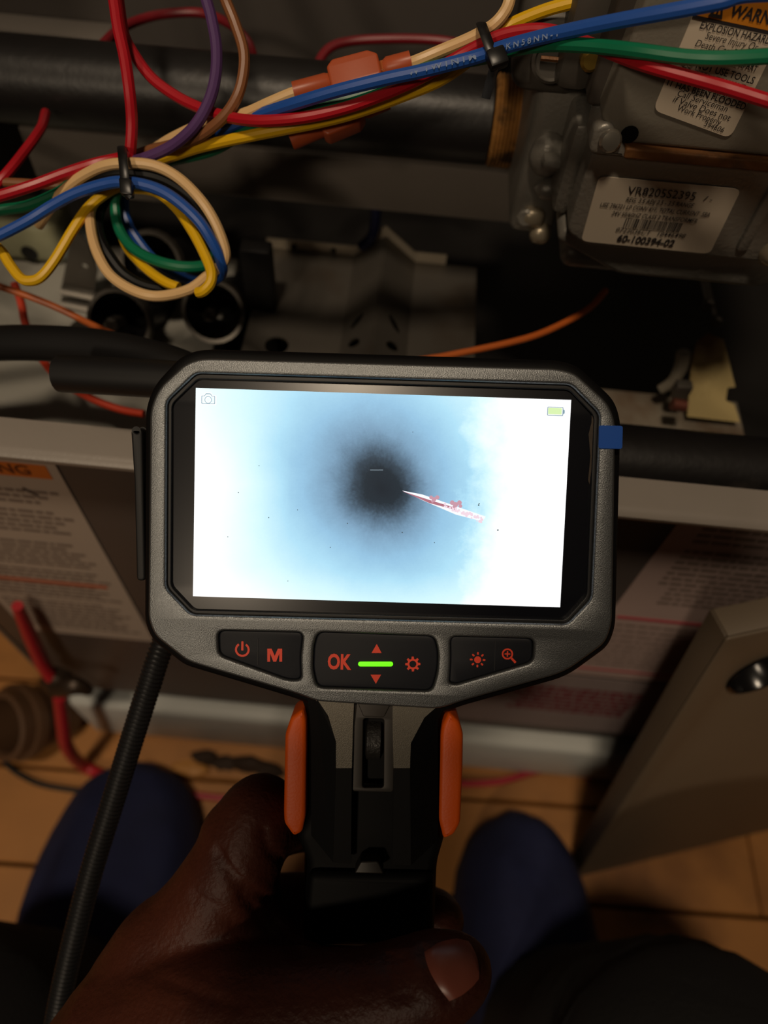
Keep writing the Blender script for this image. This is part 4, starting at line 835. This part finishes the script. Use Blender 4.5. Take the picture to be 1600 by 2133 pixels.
# the nail, a curved plate bedded on the thumb tip
q = [[(884, 1982), (900, 2030), (936, 2082)], [(915, 1962), (940, 2012), (962, 2070)], [(950, 1954), (972, 2000), (984, 2052)], [(976, 1960), (994, 1996), (997, 2036)]]
bv = BVHTree.FromPolygons([v.co.copy() for v in hand.data.vertices], [tuple(p.vertices) for p in hand.data.polygons])
def on_skin(x, y, off):
    loc_, nor, i, d = bv.ray_cast(CP, ray(x, y).normalized())
    return (loc_-FW*off) if loc_ is not None else P(x, y, .1745)
g = []
nu, nv = 10, 12
def bez2(a, b, c, t): return tuple(a[k]*(1-t)**2+2*b[k]*t*(1-t)+c[k]*t*t for k in range(2))
for i in range(nu+1):
    s = i/nu
    for j in range(nv+1):
        t = j/nv
        # the four traced columns blended across the nail
        cols = [bez2(c[0], (2*c[1][0]-(c[0][0]+c[2][0])/2, 2*c[1][1]-(c[0][1]+c[2][1])/2), c[2], t) for c in q]
        u = s*3; k = min(int(u), 2); fr = u-k
        x = cols[k][0]*(1-fr)+cols[k+1][0]*fr; y = cols[k][1]*(1-fr)+cols[k+1][1]*fr
        g.append(on_skin(x, y, .0006))
ff = [(i*(nv+1)+j, (i+1)*(nv+1)+j, (i+1)*(nv+1)+j+1, i*(nv+1)+j+1) for i in range(nu) for j in range(nv)]
# thickness
nn_ = len(g); g2 = [p+FW*.0012 for p in g]
bd = [j for j in range(nv+1)]+[i*(nv+1)+nv for i in range(1, nu+1)]+[nu*(nv+1)+j for j in range(nv-1, -1, -1)]+[i*(nv+1) for i in range(nu-1, 0, -1)]
f2 = [tuple(i+nn_ for i in reversed(f_)) for f_ in ff]+[(bd[i], bd[(i+1) % len(bd)], bd[(i+1) % len(bd)]+nn_, bd[i]+nn_) for i in range(len(bd))]
mk('thumbnail', MB().add(g+g2, ff+f2), mat('nail', (146, 80, 64), .35, vary=.05), hand, ang=60)
# shoes in navy fabric
navy = mat('navy_fabric', (25, 31, 68), .85, vary=.45, scale=30, bump=1., bscale=60)
def shoe(toe, heel, hw, label):
    toe = Vector(toe); heel = Vector(heel); ax = (heel-toe).normalized(); L_ = (heel-toe).length; side = Vector((-ax.y, ax.x, 0))
    v = []; f = []; n = 20; secs = [(0, .18, .018), (.02, .45, .030), (.06, .68, .040), (.13, .86, .048), (.24, .98, .055), (.36, 1., .064), (.5, .92, .078), (.64, .84, .092), (.8, .8, .10), (.92, .74, .10), (.985, .55, .095), (1., .3, .09)]
    for t, wv, h in secs:
        c = toe+ax*(L_*t)
        for k in range(n):
            a = 2*PI*k/n; ca_, sa = math.cos(a), math.sin(a)
            xx = hw*wv*math.copysign(abs(ca_)**.75, ca_); zz = (h*sa**.85 if sa > 0 else -.012*abs(sa)**.4)
            wr = (.0022*math.sin(t*46+k*1.3)+.0035*math.sin(k*2.1+t*9)*min(1, t*6))*(1 if sa > .1 else 0)
            v.append(c+side*xx*(1+.0)+Vector((0, 0, zz+.0125+wr)))
    for i in range(len(secs)-1):
        for k in range(n): a = i*n+k; b = i*n+(k+1) % n; f.append((a, b, b+n, a+n))
    f.append(tuple(range(n))); f.append(tuple(range((len(secs)-1)*n, len(secs)*n)))
    bm = bmesh.new(); mb = MB().add(v, f); me = mb.mesh('t'); bm.from_mesh(me); bmesh.ops.subdivide_edges(bm, edges=bm.edges[:], cuts=1, use_grid_fill=True, smooth=.6); bm.normal_update(); bpy.data.meshes.remove(me)
    me = bpy.data.meshes.new('shoe'); bm.to_mesh(me); bm.free()
    o = mk('shoe', me, navy, pe, ang=80); o['label'] = label
    sv = []
    for t, wv, h in secs: sv += [(toe+ax*(L_*t), hw*wv)]
    m2 = MB(); n2 = len(sv)
    for z in (.0006, .009):
        for c, w_ in sv: m2.v.append(c-side*w_*1.03+Vector((0, 0, z)))
        for c, w_ in reversed(sv): m2.v.append(c+side*w_*1.03+Vector((0, 0, z)))
    k = 2*n2; m2.f = [tuple(range(k-1, -1, -1)), tuple(range(k, 2*k))]+[(i, (i+1) % k, k+(i+1) % k, k+i) for i in range(k)]
    mk('sole', m2, mat('sole_rubber', (20, 20, 28), .8), o, ang=40)
    return o
shoe((-.161, .119, 0), (-.152, -.16, 0), .056, 'navy blue fabric shoe with folds, on the left'); shoe((.117, .110, 0), (.142, -.17, 0), .048, 'navy blue fabric shoe in shade, on the right')
# dark trousers: ankle, knee, thigh
trm = mat('trouser_cloth', (15, 14, 15), .9, vary=.3, scale=60, bump=.3, bscale=500)
def leg(pts):
    q = catmull([(p, r) for p, r in pts], 6); t_ = tube(q, 22)
    rr_ = random.Random(len(q))
    for i, p in enumerate(t_.v):
        p += Vector((math.sin(i*.9), math.cos(i*.7), math.sin(i*.5)))*.0012
    return t_
mk('trouser_leg', leg([(P(1115, 2120, .520), .043), (P(1160, 2170, .455), .050), (P(1330, 2250, .36), .060), (P(1450, 2310, .315), .064), (P(1480, 2420, .295), .066), (P(1470, 2700, .30), .072), (P(1400, 3300, .32), .08)]), trm, pe, ang=70)
mk('trouser_leg', leg([(P(235, 2090, .520), .043), (P(160, 2140, .455), .05), (P(-10, 2210, .36), .058), (P(-120, 2270, .315), .062), (P(-170, 2390, .295), .064), (P(-180, 2700, .305), .07), (P(-60, 3300, .33), .08)]), trm, pe, ang=70)
# ================================================================ THE PHONE THAT TAKES THE PICTURE (behind the lens)
pm_ = Matrix((RT, -DN, -FW)).transposed().to_4x4(); pm_.translation = CP
ph = thing('smartphone', 'black smartphone held above the work, just behind the point of view', 'phone', M=pm_)
def pb(name, x0, x1, y0, y1, z0, z1, r, m, bev): return mk(name, plate([rounded([(x0, y0), (x1, y0), (x1, y1), (x0, y1)], r)], z0, z1, bev), m, ph, True)
pb('phone_body', -.056, .020, -.142, .013, .0035, .0115, .009, BLACK, .002)
pb('phone_screen', -.0545, .0185, -.1405, .0115, .0116, .012, .008, glass, .0001)
mk('lens_ring', lathe((0, 0, .0034), (0, 0, 1), [(0, .0062), (-.0012, .0066), (-.0014, .0052), (0, .005)], 24, False), BLACK, ph, True)
